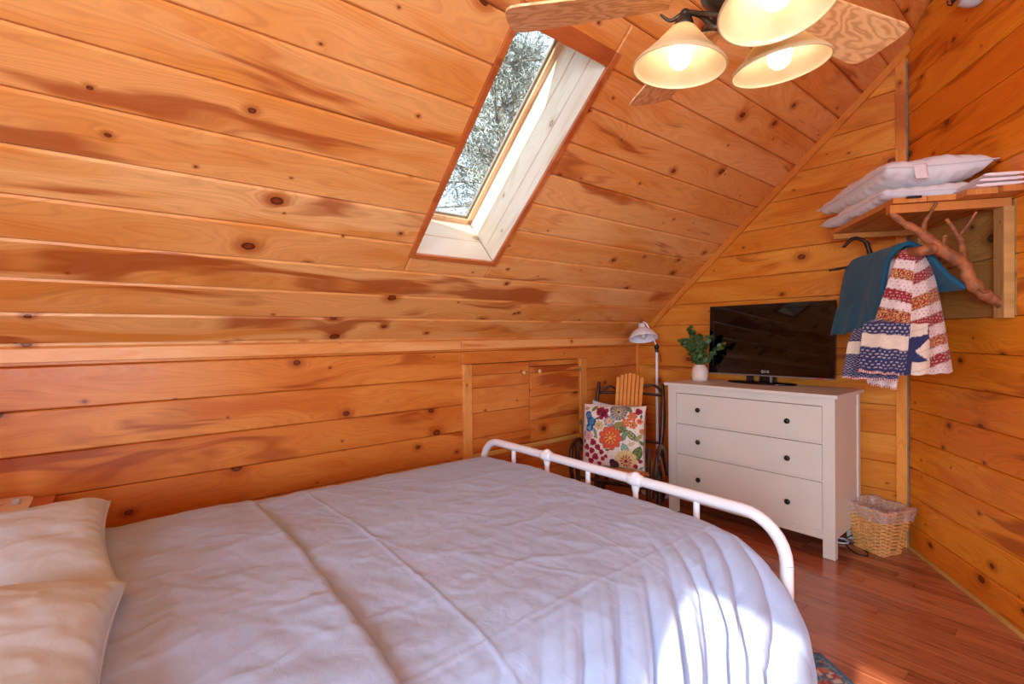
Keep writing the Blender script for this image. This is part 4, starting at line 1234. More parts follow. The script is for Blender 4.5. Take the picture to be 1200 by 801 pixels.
# ------------------------------------------------------------------ floor lamp
lx_, ly_ = -2.405, 3.545
fl_ = empty('floor_lamp', (lx_, ly_, 0), label='white reading floor lamp with a bell shade behind the rocking chair', cat='lamp')
m = MB(); m.lathe([(.001, 0), (.135, 0), (.138, .008), (.130, .018), (.05, .030), (.02, .05), (.001, .05)], 36); m.build('base', M['white_metal'], fl_)
m = MB(); m.tube([(0, 0, .03), (0, 0, 1.235)], .011, 12); m.build('pole', M['white_metal'], fl_)
m = MB(); m.sphere((0, 0, 1.245), .022, 14, 8); m.tube([(0, 0, 1.20), (0, 0, 1.27)], .014, 10); m.tube([(0, 0, 1.245), (.05, -.03, 1.19), (.07, -.04, 1.12)], .003, 6); m.build('joint', M['black_knob'], fl_)
SHC = Vector((-.065, -.10, 1.345))
m = MB(); m.tube(smooth_path([(0, 0, 1.25), (-.01, -.04, 1.33), (-.045, -.075, 1.44), SHC + Vector((-.02, .03, .115))], 5), .006, 8); m.build('arm', M['white_metal'], fl_)
SM = Matrix.Translation(SHC) @ Matrix.Rotation(R_(-20), 4, Vector((.632, .775, 0)))
m = MB(); pr = [(.118, -.030), (.121, -.026), (.116, -.012), (.100, .012), (.082, .036), (.060, .050), (.036, .058), (.030, .066), (.029, .098), (.018, .108), (.001, .110)]
m.lathe(pr, 36, mat=SM); m.lathe([(r - .003 if r > .004 else r, z - .003) for r, z in pr[1:]], 36, mat=SM); m.build('shade', M['white_metal'], fl_)
m = MB(); m.sphere((0, 0, .005), .030, 14, 9, (1, 1, 1.2), mat=SM); m.build('bulb', M['bulb_off'], fl_)
m = MB(); m.tube([SM @ Vector((.0 + .014 * math.cos(a), 0, .128 + .018 * math.sin(a))) for a in [i * PI / 6 for i in range(-2, 9)]], .003, 6); m.sphere((0, 0, .112), .012, 10, 6, mat=SM); m.build('finial_hook', M['bronze'], fl_)

# ------------------------------------------------------------------ nightstand and things on it
ns = empty('nightstand', (-2.61, -.50, 0), label='wooden nightstand in the gap between the bed head and the knee wall', cat='nightstand')
m = MB(); m.box((-.19, -.26, .68), (.15, .285, .705), .003); m.build('top', M['shelfwood'], ns)
m = MB(); m.box((-.17, -.24, .12), (.13, .25, .68), .003); m.build('body', M['darkbark'], ns)
m = MB(); m.box((.130, -.20, .42), (.142, .22, .64), .003); m.build('drawer', M['shelfwood'], ns)
for x in (-.16, .11):
    for y in (-.23, .24):
        m = MB(); m.box((x - .0, y - .015, 0), (x + .03, y + .015, .14), .002); m.build('leg', M['darkbark'], ns)
TM = Matrix.Translation((-2.60, -.47, .7055))
m = MB(); m.prism([(.145 * math.copysign(abs(math.cos(a)) ** .35, math.cos(a)), .20 * math.copysign(abs(math.sin(a)) ** .35, math.sin(a))) for a in [i * 2 * PI / 48 for i in range(48)]], .018, .028, mat=TM)
ty = m.build('lamp_tray', M['ceramic']); tag(ty, 'rounded cream tray with a dark rim on the nightstand', 'tray')
m = MB(); m.prism([(.14 * math.copysign(abs(math.cos(a)) ** .35, math.cos(a)), .195 * math.copysign(abs(math.sin(a)) ** .35, math.sin(a))) for a in [i * 2 * PI / 48 for i in range(48)]], .0, .018, mat=TM)
m.build('rim', M['darkbark'], ty)
m = MB(); m.lathe([(.001, 0), (.05, 0), (.052, .006), (.048, .012), (.001, .012)], 28, mat=Matrix.Translation((-2.65, -.40, .734)))
cs_ = m.build('coaster', M['ceramic']); tag(cs_, 'round pale coaster lying on the cream tray', 'coaster')
m = MB(); m.lathe([(.001, 0), (.012, 0), (.014, .02), (.011, .022), (.001, .004)], 18, mat=Matrix.Translation((-2.62, -.312, .734)))
gs_ = m.build('small_glass', M['grey_plastic']); tag(gs_, 'tiny clear dish at the edge of the cream tray', 'dish')

# ------------------------------------------------------------------ shelf on the angled wall
sh = empty('branch_shelf', W(.5, .2, 1.96), label='rustic pine corner shelf held up by natural branches on the angled wall', cat='shelf')
so = Vector(sh.location)
def wb_(name, t0, t1, s0, s1, z0, z1, mat, parent=None, chf=.003):
    bm = MB(); bm.box((t0, s0, z0), (t1, s1, z1), chf)
    v = [FW @ Vector(p) for p in bm.v]
    o = MB(); c = W((t0 + t1) / 2, (s0 + s1) / 2, (z0 + z1) / 2)
    # object's own axes follow the board's long side
    ax = DR if (t1 - t0) >= (s1 - s0) else -NR
    F = Matrix(((ax.x, -ax.y, 0, c.x), (ax.y, ax.x, 0, c.y), (0, 0, 1, c.z), (0, 0, 0, 1)))
    Fi = F.inverted()
    o.add([Fi @ p for p in v], [tuple(reversed(f)) for f in bm.f], False)
    ob = o.build(name, M[mat], parent or sh)
    ob.matrix_local = Matrix.Translation(-so) @ F
    return ob
wb_('shelf_board', .13, .885, .335, .47, 1.958, 1.984, 'shelfwood')
wb_('shelf_board', .13, .885, .222, .333, 1.958, 1.984, 'shelfwood')
wb_('shelf_board', .10, .955, .105, .220, 1.958, 1.985, 'shelfwood')
wb_('shelf_board', .06, .98, .004, .103, 1.958, 1.985, 'shelfwood')
wb_('bracket_beam', .825, .868, .004, .475, 1.916, 1.956, 'shelfwood')
wb_('bracket_beam', .15, .19, .004, .475, 1.925, 1.956, 'shelfwood')
wb_('bracket_post', .815, .882, .002, .042, 1.412, 1.915, 'weathered')
wb_('bracket_post', .14, .20, .002, .042, 1.412, 1.925, 'weathered')
pl_ = wb_('edge_plate', .888, .894, .36, .42, 1.975, 1.986, 'black_knob', chf=.0); pl_['label'] = 'dark metal hinge plate'
def br(name, pts, rs, seed=0, mat='bark', wob=.35):
    m = MB(); stick(m, [W(t, s, z) - so for (s, z, t) in pts], rs, n=6, seg=10, wob=wob, seed=seed)
    return m.build(name, M[mat], sh)
TB = .85
b_ = br('branch', [(.015, 1.470, TB), (.06, 1.495, TB), (.108, 1.534, TB), (.150, 1.60, TB - .01), (.175, 1.665, TB), (.229, 1.704, TB + .01), (.279, 1.752, TB), (.347, 1.824, TB), (.415, 1.872, TB), (.47, 1.93, TB)], [.022, .022, .026, .028, .028, .024, .026, .020, .017, .013], 1)
br('branch', [(.176, 1.67, TB), (.172, 1.76, TB - .02), (.19, 1.82, TB - .03), (.222, 1.885, TB - .04)], [.020, .015, .012, .008], 2)
br('twig', [(.180, 1.80, TB - .025), (.160, 1.845, TB), (.133, 1.90, TB + .01)], [.011, .008, .006], 3)
br('twig', [(.335, 1.81, TB), (.335, 1.865, TB + .015), (.322, 1.90, TB + .03), (.300, 1.95, TB + .04)], [.012, .009, .008, .006], 4)
br('twig', [(.262, 1.745, TB), (.258, 1.775, TB + .012), (.258, 1.795, TB + .018)], [.014, .011, .010], 5)
br('branch', [(.262, 1.742, TB), (.31, 1.742, TB + .01), (.345, 1.733, TB), (.36, 1.745, .70), (.36, 1.755, .45), (.345, 1.76, .18)], [.024, .026, .025, .020, .018, .016], 6)
br('twig', [(.10, 1.545, TB + .01), (.115, 1.53, TB + .04), (.145, 1.545, TB + .05)], [.008, .006, .005], 7)
br('branch', [(.02, 1.50, .17), (.15, 1.64, .18), (.28, 1.76, .2), (.289, 1.83, .2), (.31, 1.895, .2), (.365, 1.92, .2), (.40, 1.90, .2), (.425, 1.868, .2)], [.022, .02, .018, .014, .013, .012, .011, .010], 8, 'darkbark')
br('twig', [(.27, 1.745, .2), (.375, 1.752, .2), (.44, 1.742, .2), (.505, 1.733, .2)], [.012, .010, .008, .006], 9, 'darkbark')
for (s, z, t, r) in ((.258, 1.796, TB + .0185, .010),):
    m = MB(); m.sphere(W(t, s, z) - so, r, 10, 6, (1, 1, .3)); m.build('cut_end', M['barkend'], sh)

# pillows and linen on the shelf
def WM(t, s, z, rz=0, rx=0, ry=0):
    b = Matrix(((DR.x, NR.x, 0, 0), (DR.y, NR.y, 0, 0), (0, 0, 1, 0), (0, 0, 0, 1)))
    return Matrix.Translation(W(t, s, z)) @ b @ E3(rx, ry, rz)
q1 = pillow_obj('spare_pillow', .74, .46, .10, M['shelf_pillow'], WM(.44, .265, 2.030, 2, 0, 0), seed=21, wr=.009, pinch=.04, sharp=.36)
tag(q1, 'flattened spare pillow lying directly on the branch shelf', 'pillow', 'spare pillows on the branch shelf')
seam_piping(q1, .74, .46, .003, M['shelf_pillow'], .04)
q2 = pillow_obj('spare_pillow', .76, .45, .16, M['shelf_pillow'], WM(.42, .262, 2.145, 3, 1, -1), seed=33, wr=.010, pinch=.05, sharp=.36)
tag(q2, 'plump spare pillow with a white sewn label, on top of the flatter one', 'pillow', 'spare pillows on the branch shelf')
seam_piping(q2, .78, .47, .003, M['shelf_pillow'], .05)
m = MB(); m.grid(lambda a, b: (.372 + .018 * b + .0 * a, -.105 + a * .055, .012 - .075 * b - .01 * math.sin(b * 3) ), 6, 8); lb = m.build('sewn_label', M['linen'], q2); solidify(lb, .001)
for k in range(3):
    m = MB(); t0, t1, s0, s1 = .80 - .01 * k, .975 + .004 * k, .012 + .006 * k, .20 - .012 * k
    def lfn(a, b, k=k, t0=t0, t1=t1, s0=s0, s1=s1):
        an = a * 2 * PI
        u = math.copysign(abs(math.cos(an)) ** .5, math.cos(an)); v = math.sin(an)
        p = W(t0 + (t1 - t0) * b, (s0 + s1) / 2 + u * (s1 - s0) / 2, 0)
        zz = 1.993 + k * .0145 + v * .0065 + .003 * fbm(b * 4 + k, u * 2, k, 2) + .006 * b * k
        return (p.x, p.y, zz)
    m.grid(lfn, 24, 24)
    m.add([lfn(i / 24, 0) for i in range(24)], [tuple(range(24))]); m.add([lfn(i / 24, 1) for i in range(24)], [tuple(reversed(range(24)))])
    if k == 0: ln0 = m.build('folded_linen', M['linen']); tag(ln0, 'folded pinkish white linen at the right end of the branch shelf', 'linen')
    else: m.build('fold', M['linen'], ln0)

# blue blanket over the branch
m = MB()
def blf(a, b):
    # a: along t (0 far, 1 near), b: 0 front hem .. 1 back hem
    t = .20 + (.48 + .08 * min(1, max(0, (b - .42) / .12))) * a
    path = [(0, .470, 1.365), (.15, .455, 1.47), (.33, .43, 1.62), (.45, .405, 1.73), (.52, .37, 1.785), (.58, .34, 1.792), (.64, .315, 1.77), (.74, .285, 1.71), (.86, .25, 1.62), (1.0, .215, 1.555)]
    s, z = interp(path, b)
    if b < .5: s += -.04 * a * (1 - b * 2) + .012 * math.sin(a * 9) * (1 - b * 2); z += (.07 * (1 - b * 2)) * a * .5; t += .02 * (1 - 2 * b)
    if b > .62:
        k = (b - .62) / .38
        t += .07 * k * a; s += -.055 * k * a + .012 * math.sin(a * 12) * k
    z += .004 * fbm(t * 8, b * 6, 2, 3)
    s += .006 * fbm(t * 6 + 4, b * 5, 9, 3)
    p = W(t, s, z); return tuple(p)
m.grid(blf, 50, 60, flip=True)
bl = m.build('blue_blanket', M['blue']); tag(bl, 'folded teal blue fleece blanket draped over the branch rack', 'blanket'); solidify(bl, .022, 0)
m = MB()
def bl2(a, b):
    t = .215 + .40 * a; s = .500 - .035 * b - .04 * a; z = 1.335 + .16 * b + .03 * a + .006 * math.sin(a * 14)
    return tuple(W(t, s + .006 * math.sin(a * 17), z))
m.grid(bl2, 40, 10, flip=True); o2 = m.build('inner_fold', M['blue'], bl); solidify(o2, .012, 0)

# quilt
RED, REDF, WHT, NAVY, CRM = srgb(150, 34, 44), srgb(160, 74, 44), srgb(226, 206, 198), srgb(44, 50, 92), srgb(226, 206, 184)
def motif(kind, u, v):
    cell = .021
    iu, iv = u / cell, v / (cell * .8)
    row = math.floor(iv); fu = (iu + (.5 if row % 2 else 0)) % 1 - .5; fv = iv % 1 - .5
    d = math.hypot(fu, fv * 1.1)
    if kind == 'R': return srgb(214, 190, 180) if (.18 < d < .30 and fv > -.05) or d < .07 else RED
    if kind == 'W': return srgb(176, 96, 100) if d < .16 else WHT
    if kind == 'F':
        n = mnoise.noise(Vector((u * 160, v * 160, 3)))
        return srgb(214, 172, 110) if n > .12 else (srgb(96, 30, 26) if n < -.3 else srgb(168, 62, 44))
    if kind == 'N': return srgb(206, 184, 176) if (d < .27 and fv > -.12) and d > .06 else NAVY
    if kind == 'C': return CRM
    if kind == 'E': return srgb(190, 60, 50) if (u / .008) % 1 < .5 else WHT
    return WHT
def pxw(x, y, t): return at_t(x, y, t)
def quilt_panel(name, rows, left, right, kinds, parent, nu=56, th=.03, bulge=.02, lean=0.0, star=None):
    # left/right: lists of (b, Vector); kinds: list of (b_end, kind)
    NVq = 130
    def P(a, b):
        L_ = interp([(q[0], q[1].x, q[1].y, q[1].z) for q in left], b); R2 = interp([(q[0], q[1].x, q[1].y, q[1].z) for q in right], b)
        p = Vector(L_) * (1 - a) + Vector(R2) * a
        p += DR * (bulge * math.sin(a * PI) * min(1, b * 3) + .006 * math.sin(a * 14 + b * 3) * b)
        p.z += .003 * math.sin(a * 20) * b
        return p
    vs = []; cols = []; fs = []
    for j in range(NVq + 1):
        for i in range(nu + 1):
            a = i / nu; b = j / NVq
            p = P(a, b); vs.append(p)
            bb = b + lean * (a - .5) 
            kd = kinds[-1][1]
            for e_, k_ in kinds:
                if bb <= e_: kd = k_; break
            wdt = (P(1, b) - P(0, b)).length
            c = motif(kd, a * wdt, b * .66)
            if star and star(a, b): c = star(a, b)
            for e_, k_ in kinds[:-1]:
                if abs(bb - e_) < .004: c = tuple(q * .75 for q in c[:3]) + (1,)
            cols.append(c)
    for j in range(NVq):
        for i in range(nu):
            k = j * (nu + 1) + i
            fs.append((k + nu + 1, k + nu + 2, k + 1, k))
    o = build_colored(name, vs, fs, cols, M['quilt'], parent)
    solidify(o, th, -1)
    return o
qt = empty('patchwork_quilt', W(.75, .36, 1.2), label='red, white and navy patchwork quilt hanging over the branch rack', cat='quilt')
def qpar(o): o.matrix_parent_inverse = Matrix.Translation(-Vector(qt.location)); return o
TC, TLf, TRt = .815, .70, .74
Lft = [(0, pxw(1057, 293, TC - .03)), (.10, pxw(1050, 303, TC - .03)), (.3, pxw(1041, 327, TC - .05)), (.50, pxw(1031, 356, TLf + .04)), (.60, pxw(1025, 374, TLf)), (.605, pxw(1011, 378, TLf)), (.8, pxw(1008, 405, TLf)), (1.0, pxw(1005, 436, TLf))]
Ctr = [(0, pxw(1078, 290, TC)), (.10, pxw(1073, 303, TC)), (.3, pxw(1070, 330, TC)), (.60, pxw(1067, 376, TC)), (.8, pxw(1065, 408, TC)), (1.0, pxw(1061, 440, TC))]
qpar(quilt_panel('front_drop', None, Lft, Ctr, [(.11, 'R'), (.20, 'W'), (.29, 'F'), (.38, 'W'), (.46, 'R'), (.53, 'W'), (.605, 'F'), (.70, 'N'), (.81, 'C'), (.985, 'N'), (1.1, 'E')], qt, lean=-.02))
Ctr2 = [(q[0], q[1] - DR * .004) for q in Ctr]
Rgt = [(0, pxw(1084, 291, TRt)), (.10, pxw(1089, 303, TRt)), (.3, pxw(1097, 330, TRt)), (.6, pxw(1107, 376, TRt)), (.8, pxw(1112, 405, TRt)), (1.0, pxw(1118, 436, TRt))]
def star(a, b):
    if b > .62 and a < .45:
        if b > .90: return CRM if a > .12 else NAVY
        u, v = a / .45, (b - .62) / .28
        if v < .45: return CRM if u < 1 - v * .3 and u > .0 and v < .38 - u * .1 else NAVY
        return CRM if u > .35 + abs(v - .72) * 2.0 else NAVY
    return None
qpar(quilt_panel('back_drop', None, Ctr2, Rgt, [(.10, 'R'), (.19, 'W'), (.28, 'R'), (.38, 'W'), (.48, 'F'), (.56, 'W'), (.64, 'R'), (.73, 'W'), (.81, 'F'), (.87, 'W'), (.945, 'R'), (1.1, 'W')], qt, lean=.09, star=star))
La = [(0, pxw(1000, 385, TLf - .08)), (.3, pxw(993, 403, TLf - .09)), (1, pxw(986, 443, TLf - .1))]
Ra = [(0, pxw(1060, 380, TC - .05)), (1, pxw(1053, 447, TC - .05))]
qpar(quilt_panel('lower_layer', None, La, Ra, [(.25, 'N'), (.50, 'C'), (.96, 'N'), (1.1, 'E')], qt, th=.012, bulge=.0))
Lb = [(0, pxw(1016, 400, TLf - .05)), (1, pxw(1016, 450, TLf - .07))]
Rb = [(0, pxw(1056, 400, TC - .08)), (1, pxw(1051, 457, TC - .08))]
qpar(quilt_panel('lower_layer', None, Lb, Rb, [(.96, 'W'), (1.1, 'E')], qt, th=.010, bulge=.0))
# body of folded quilt round the branch, behind the printed faces
m = MB()
def qb(a, b):
    path = [(0, .43, 1.17), (.2, .42, 1.35), (.4, .39, 1.62), (.48, .365, 1.745), (.52, .355, 1.755), (.6, .34, 1.70), (.8, .31, 1.45), (1, .30, 1.2)]
    s, z = interp(path, b); return tuple(W(.62 + .15 * a + .01 * math.sin(b * 12), s + .012 * math.sin(a * 7), z + .003 * math.sin(a * 10)))
vs_ = [qb(i / 24, j / 70) for j in range(71) for i in range(25)]
cols = [motif('W' if int(j / 71 * 22) % 2 else 'R', i / 24 * .29, j / 71 * 1.3) for j in range(71) for i in range(25)]
fq = [(j * 25 + i, j * 25 + i + 1, (j + 1) * 25 + i + 1, (j + 1) * 25 + i) for j in range(70) for i in range(24)]
ob = build_colored('folded_body', vs_, fq, cols, M['quilt'], qt); qpar(ob); solidify(ob, .02, 0)

# ------------------------------------------------------------------ basket
BZ = R_(-22)
bk = empty('wicker_basket', (-.893, 3.645, 0), BZ, label='square tapered wicker waste basket in the corner beside the chest', cat='basket')
def ring_pt(q, z, grow=0.0, e=.2):
    a = q * 2 * PI; k = z / .275
    hx = (.088 + .047 * k) + grow; hy = (.080 + .042 * k) + grow
    c, s_ = math.cos(a), math.sin(a)
    return Vector((hx * math.copysign(abs(c) ** e, c), hy * math.copysign(abs(s_) ** e, s_), z))
NS = 26
def even(q, n=360):
    return q
# equal spacing round the rounded square
import bisect
def arc_table(z):
    pts = [ring_pt(i / 720, z) for i in range(721)]; L_ = [0]
    for i in range(720): L_.append(L_[-1] + (pts[i + 1] - pts[i]).length)
    return L_
ARC = arc_table(.15)
def qof(f):
    x = (f % 1) * ARC[-1]; i = max(1, bisect.bisect_left(ARC, x)); d = ARC[i] - ARC[i - 1] or 1
    return (i - 1 + (x - ARC[i - 1]) / d) / 720
mw = MB()
nr = 24
for k in range(nr):
    z = .008 + k * .27 / nr
    pts = [ring_pt(qof(i / 102), z + .0012 * math.sin(i), .0042 * math.cos(PI * (i / 102 * NS + k))) for i in range(103)]
    mw.tube(pts, .0052, 6, caps=False)
wv = mw.build('weave', M['wicker'], bk); wv['kind'] = 'stuff'
ms = MB()
for i in range(NS):
    ms.tube([ring_pt(qof((i + .5) / NS), .004), ring_pt(qof((i + .5) / NS), .272)], .0038, 6)
st = ms.build('stakes', M['wicker'], bk); st['kind'] = 'stuff'
m = MB(); m.prism([tuple(ring_pt(i / 60, .0)[:2]) for i in range(60)], .004, .012); m.build('bottom', M['wicker'], bk)
for z, r, g in ((.278, .008, .002), (.006, .006, .0)):
    m = MB()
    for s_ in (0, 1):
        m.tube([ring_pt(qof(i / 120), z + .003 * math.sin(i * .9 + s_ * PI), g + .003 * math.cos(i * .9 + s_ * PI)) for i in range(121)], r * .75, 6, caps=False)
    m.build('rim', M['wicker'], bk)
m = MB()
def lin(a, b):
    q = qof(a)
    if b < .35: z = .285 - (.35 - b) / .35 * .0; k = b / .35; z = .215 + .075 * k; g = .014 + .004 * math.sin(a * 60) + .004 * math.sin(a * 23)
    elif b < .45: z = .292; g = .014 - .03 * (b - .35) / .1
    else: k = (b - .45) / .55; z = .29 - .2 * k; g = -.018 - .012 * k + .008 * math.sin(a * 40 + k * 4)
    p = ring_pt(q, min(z, .275), g); p.z = z + (.006 * math.sin(a * 37) if b < .02 else .004 * math.sin(a * 50 + b * 9)); return tuple(p)
m.grid(lin, 140, 26)
lo = m.build('plastic_liner', M['liner'], bk); lo['label'] = 'clear crinkled bin liner'

# cords and power brick
m = MB(); m.box((-.018, -.026, 0), (.018, .026, .115), .006)
pb = m.build('power_adapter', M['plastic_blue_white'], loc=(-1.035, 3.765, 0.0)); pb.rotation_euler = (0, 0, R_(-10))
tag(pb, 'bluish white power box standing on the floor behind the wicker basket', 'power box')
m = MB(); m.tube(smooth_path([(-1.03, 3.742, .05), (-1.04, 3.70, .03), (-1.07, 3.64, .006), (-1.03, 3.56, .005), (-.99, 3.50, .005), (-.945, 3.47, .005), (-.905, 3.485, .005), (-.91, 3.53, .005), (-.935, 3.56, .005)], 6), .0035, 6)
m.tube(smooth_path([(-1.04, 3.745, .03), (-1.0, 3.66, .005), (-1.03, 3.60, .005), (-1.10, 3.62, .005), (-1.14, 3.70, .005), (-1.1, 3.80, .005)], 6), .0035, 6)
cd = m.build('power_cord', M['cable_black']); tag(cd, 'black power cord looping over the floor in front of the basket', 'cord')  # the television's power cord, loose on the floor
m = MB(); m.tube([Vector((-1.085 + .052 * math.cos(a), 3.60 + .045 * math.sin(a), .0045 + .0018 * (a / PI))) for a in [i * PI / 14 for i in range(64)]], .003, 6)
cw_ = m.build('cable_coil', M['cable_white']); tag(cw_, 'coil of white cord lying behind the leg of the white chest', 'cord')

# ------------------------------------------------------------------ rug
A_ = Vector((-.755, 2.270)); e1 = Vector((.836, -.549)).normalized(); e2 = Vector((-.549, -.836)).normalized()
RC = [srgb(54, 96, 132), srgb(160, 52, 52), srgb(206, 190, 170), srgb(46, 74, 92), srgb(188, 112, 84), srgb(110, 150, 160)]
vs = []; cols = []; fs = []; nx_, ny_ = 120, 90
for j in range(ny_ + 1):
    for i in range(nx_ + 1):
        u = i / nx_ * 1.2; v = j / ny_ * .8
        p = A_ + e1 * u + e2 * v
        vs.append((p.x, p.y, .009 + .0008 * math.sin(i * 2) * math.sin(j * 2)))
        bd = min(u, v, 1.2 - u, .8 - v)
        n = mnoise.cell(Vector((u * 70, v * 70, 2)))
        c = RC[int(abs(n) * 97) % 6]
        if bd < .012: c = RC[0]
        elif bd < .03: c = RC[5] if int(u * 60 + v * 60) % 2 else RC[0]
        cols.append(c)
for j in range(ny_):
    for i in range(nx_):
        k = j * (nx_ + 1) + i; fs.append((k, k + nx_ + 1, k + nx_ + 2, k + 1))
rg = build_colored('woven_rug', vs, fs, cols, M['rug']); tag(rg, 'blue and red patterned woven rug partly under the hanging duvet', 'rug'); solidify(rg, .008, -1)

# ------------------------------------------------------------------ ceiling fan with three lamps
HX, HYf, HZ = -.555, 1.193, 2.176
fan = empty('ceiling_fan', (HX, HYf, HZ), label='ceiling fan with five oak blades and three lit bell glass lamps', cat='ceiling fan')
zc = CC + CS * HX - HZ
m = MB(); m.tube([(0, 0, .12), (0, 0, zc - .02)], .013, 12); m.build('downrod', M['bronze'], fan)
m = MB(); m.lathe([(.02, zc - .10), (.06, zc - .06), (.068, zc + .03)], 24); m.build('canopy', M['bronze'], fan)
m = MB(); m.lathe([(.001, -.03), (.05, -.028), (.075, -.01), (.10, .02), (.105, .06), (.10, .10), (.06, .13), (.02, .16), (.001, .16)], 36); m.build('motor_housing', M['bronze'], fan)
m = MB(); m.lathe([(.001, -.10), (.016, -.095), (.03, -.075), (.022, -.055), (.04, -.04), (.05, -.02)], 24); m.build('light_fitter', M['bronze'], fan)
RB = .588
for k in range(5):
    ang = R_(75.9 + 72 * k)
    bmx = Matrix.Rotation(ang, 4, 'Z') @ Matrix.Translation((0, 0, .018)) @ Matrix.Rotation(R_(-11), 4, 'X')
    outl = []
    w0_, w1_ = .052, .078
    for i in range(13):
        f = i / 12; x = .17 + (RB - .045 - .17) * f; outl.append((x, -(w0_ + (w1_ - w0_) * f ** .8)))
    for i in range(1, 10):
        a = -PI / 2 + i * PI / 10; outl.append((RB - .045 + .045 * math.cos(a) ** .6 if math.cos(a) > 0 else RB - .045, w1_ * math.copysign(abs(math.sin(a)) ** .7, math.sin(a))))
    for i in range(13):
        f = 1 - i / 12; x = .17 + (RB - .045 - .17) * f; outl.append((x, (w0_ + (w1_ - w0_) * f ** .8)))
    m = MB(); m.prism(outl, -.003, .003)
    b = m.build('blade', M['blade'], fan); b.matrix_local = bmx
    m = MB(); m.prism([(.09, -.02), (.16, -.014), (.20, -.03), (.235, -.02), (.25, 0), (.235, .02), (.20, .03), (.16, .014), (.09, .02)], .003, .008)
    i_ = m.build('blade_iron', M['bronze'], b)
for j, dg in enumerate((201, 82, -41)):
    a = R_(dg); d = Vector((math.cos(a), math.sin(a), 0)); sdv = Vector((-math.sin(a), math.cos(a), 0)); RL = .138
    m = MB()
    pts = smooth_path([d * .03 + Vector((0, 0, -.045)), d * .065 + Vector((0, 0, -.055)), d * .10 + Vector((0, 0, -.012)), d * RL + Vector((0, 0, .006)), d * (RL + .035) + Vector((0, 0, -.002)), d * (RL + .060) + sdv * .008 + Vector((0, 0, .018))], 6)
    m.tube(pts, [.0085 * (1 - .75 * (i / len(pts)) ** 2) for i in range(len(pts))], 9)
    m.sphere(d * RL + Vector((0, 0, .004)), .013, 12, 7)
    m.build('lamp_arm', M['bronze'], fan)
    ctr = d * RL
    TMx = Matrix.Translation(ctr) @ Matrix.Rotation(R_(7), 4, sdv).inverted()
    m = MB(); m.lathe([(.010, .002), (.018, -.006), (.024, -.020), (.027, -.040), (.001, -.040)], 20, mat=TMx); m.build('socket', M['bronze'], fan)
    pr = [(.030, -.032), (.040, -.044), (.066, -.074), (.092, -.102), (.110, -.119), (.1165, -.127), (.117, -.131)]
    m = MB(); m.lathe(pr, 40, mat=TMx); m.lathe([(r - .003, z - .001) for r, z in reversed(pr)], 40, mat=TMx); m.tube([TMx @ Vector((.1155 * math.cos(t), .1155 * math.sin(t), -.131)) for t in [i * 2 * PI / 40 for i in range(41)]], .0026, 6, caps=False)
    m.build('glass_shade', M['shade'], fan)
    m = MB(); m.lathe([(.012, -.036), (.013, -.055), (.020, -.080), (.0275, -.103), (.0285, -.118), (.024, -.133), (.013, -.143), (.001, -.146)], 20, mat=TMx @ Matrix.Translation((0, 0, .012)))
    m.build('bulb', M['bulb'], fan)
# pull scroll on the kit
m = MB(); pts = smooth_path([(-.02, -.03, -.05), (-.10, -.05, -.01), (-.15, -.03, .01), (-.18, .0, -.01)], 6); m.tube(pts, [.007 * (1 - .6 * i / len(pts)) for i in range(len(pts))], 8); m.build('scroll', M['bronze'], fan)

# ------------------------------------------------------------------ little spotlight high on the angled wall
P0 = at_plane(1140, -4, NR, NR.dot(CR) - .04)
sp = empty('spotlight', P0, label='small grey white spotlight high up on the angled wall', cat='spotlight')
m = MB(); m.lathe([(.001, -.045), (.03, -.043), (.045, -.02), (.05, .01), (.045, .04), (.001, .045)], 24, mat=Matrix.Rotation(R_(70), 4, DR)); m.build('housing', M['grey_plastic'], sp)
m = MB(); m.tube([tuple(Vector((0, 0, 0))), tuple(NR * .04)], .012, 10); m.build('mount', M['grey_plastic'], sp)
P1 = at_plane(1118, 2, NR, NR.dot(CR) - .006)
m = MB(); m.tube([Vector((0, 0, .05)), Vector((0, 0, .0)), -NR * .012 + Vector((0, 0, -.018)), -NR * .028 + Vector((0, 0, -.012)), -NR * .03 + Vector((0, 0, .01))], .004, 8); m.box((-.012, -.008, -.0), (.012, .008, .06), .002)
hk = m.build('wall_hook', M['black_knob'], loc=P1); tag(hk, 'small black hook on the angled wall beside the spotlight', 'hook')

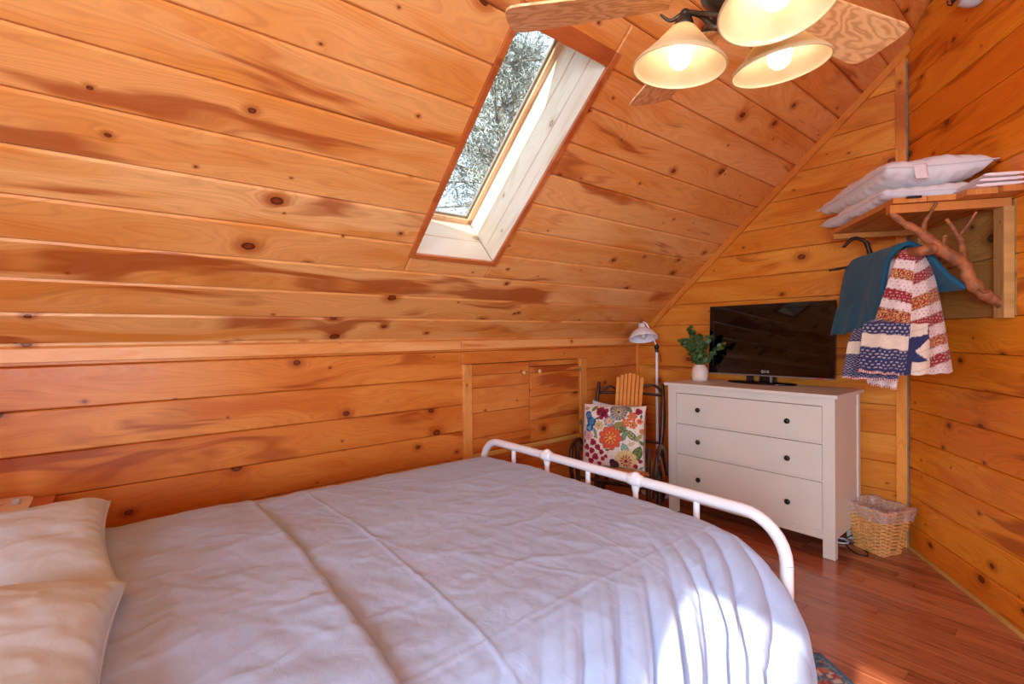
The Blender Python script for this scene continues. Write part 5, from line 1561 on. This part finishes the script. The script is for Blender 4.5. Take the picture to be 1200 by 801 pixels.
# ------------------------------------------------------------------ outdoors, through the skylight
g = MB(); g.box((-60, -60, -3.2), (60, 60, -3.0)); structure(g.build('ground_outside', M['ground']))
rt_r = random.Random(9)
def tree(x, y, h, lean, n1, label, leafy, sc=1.0):
    root = empty('bare_tree', (x, y, -3.0), label=label, cat='tree', group='trees outside the skylight')
    tm = MB(); fm = MB()
    top = Vector((lean[0], lean[1], h))
    tp = smooth_path([(0, 0, 0), top * .35 + Vector((.15, .1, 0)), top * .7 + Vector((-.1, .1, 0)), top], 8)
    tm.tube(tp, [.17 * sc * (1 - .85 * i / len(tp)) for i in range(len(tp))], 8)
    tm.build('trunk', M['tree_bark'], root)
    bmB = MB()
    for k in range(n1):
        f = rt_r.uniform(.22, .98); p = tp[int(f * (len(tp) - 1))]
        az = rt_r.uniform(0, 2 * PI); L_ = rt_r.uniform(1.0, 2.3) * (1.2 - f * .7)
        d = Vector((math.cos(az), math.sin(az), rt_r.uniform(-.1, .7))).normalized()
        q = p + d * L_
        bp_ = smooth_path([p, p + d * L_ * .5 + Vector((rt_r.uniform(-.15, .15), rt_r.uniform(-.15, .15), -.05)), q], 4)
        bmB.tube(bp_, [.028 * (1 - .8 * i / len(bp_)) for i in range(len(bp_))], 4, caps=False)
        for m_ in range(9):
            o = bp_[rt_r.randint(1, len(bp_) - 1)]
            d2 = (d + Vector((rt_r.uniform(-1, 1), rt_r.uniform(-1, 1), rt_r.uniform(-.7, .7)))).normalized() * rt_r.uniform(.3, .8)
            bmB.tube([o, o + d2 * .5 + Vector((0, 0, .03)), o + d2], [.008, .006, .003], 3, caps=False)
            for w in range(leafy):
                c = o + d2 * rt_r.uniform(.2, 1.1) + Vector((rt_r.gauss(0, .07), rt_r.gauss(0, .07), rt_r.gauss(0, .06)))
                a1 = Vector((rt_r.uniform(-1, 1), rt_r.uniform(-1, 1), rt_r.uniform(-1, 1))).normalized() * rt_r.uniform(.03, .07)
                a2 = a1.orthogonal().normalized() * rt_r.uniform(.006, .014)
                fm.add([c - a1, c + a2, c + a1, c - a2], [(0, 1, 2, 3)])
    bo2 = bmB.build('branches', M['tree_bark'], root); bo2['kind'] = 'stuff'
    if fm.v: fo2 = fm.build('foliage', M['foliage'], root); fo2['kind'] = 'stuff'
tree(-7.6, 5.2, 10.5, (.5, .6), 120, 'tall grey trunked tree close behind the skylight glass', 22)
tree(-9.2, 7.8, 12.0, (-.4, .3), 110, 'dense twiggy tree further right behind the skylight', 24, 1.2)
tree(-8.6, 3.4, 9.5, (.2, -.4), 90, 'lower leafy tree at the left behind the skylight', 22)
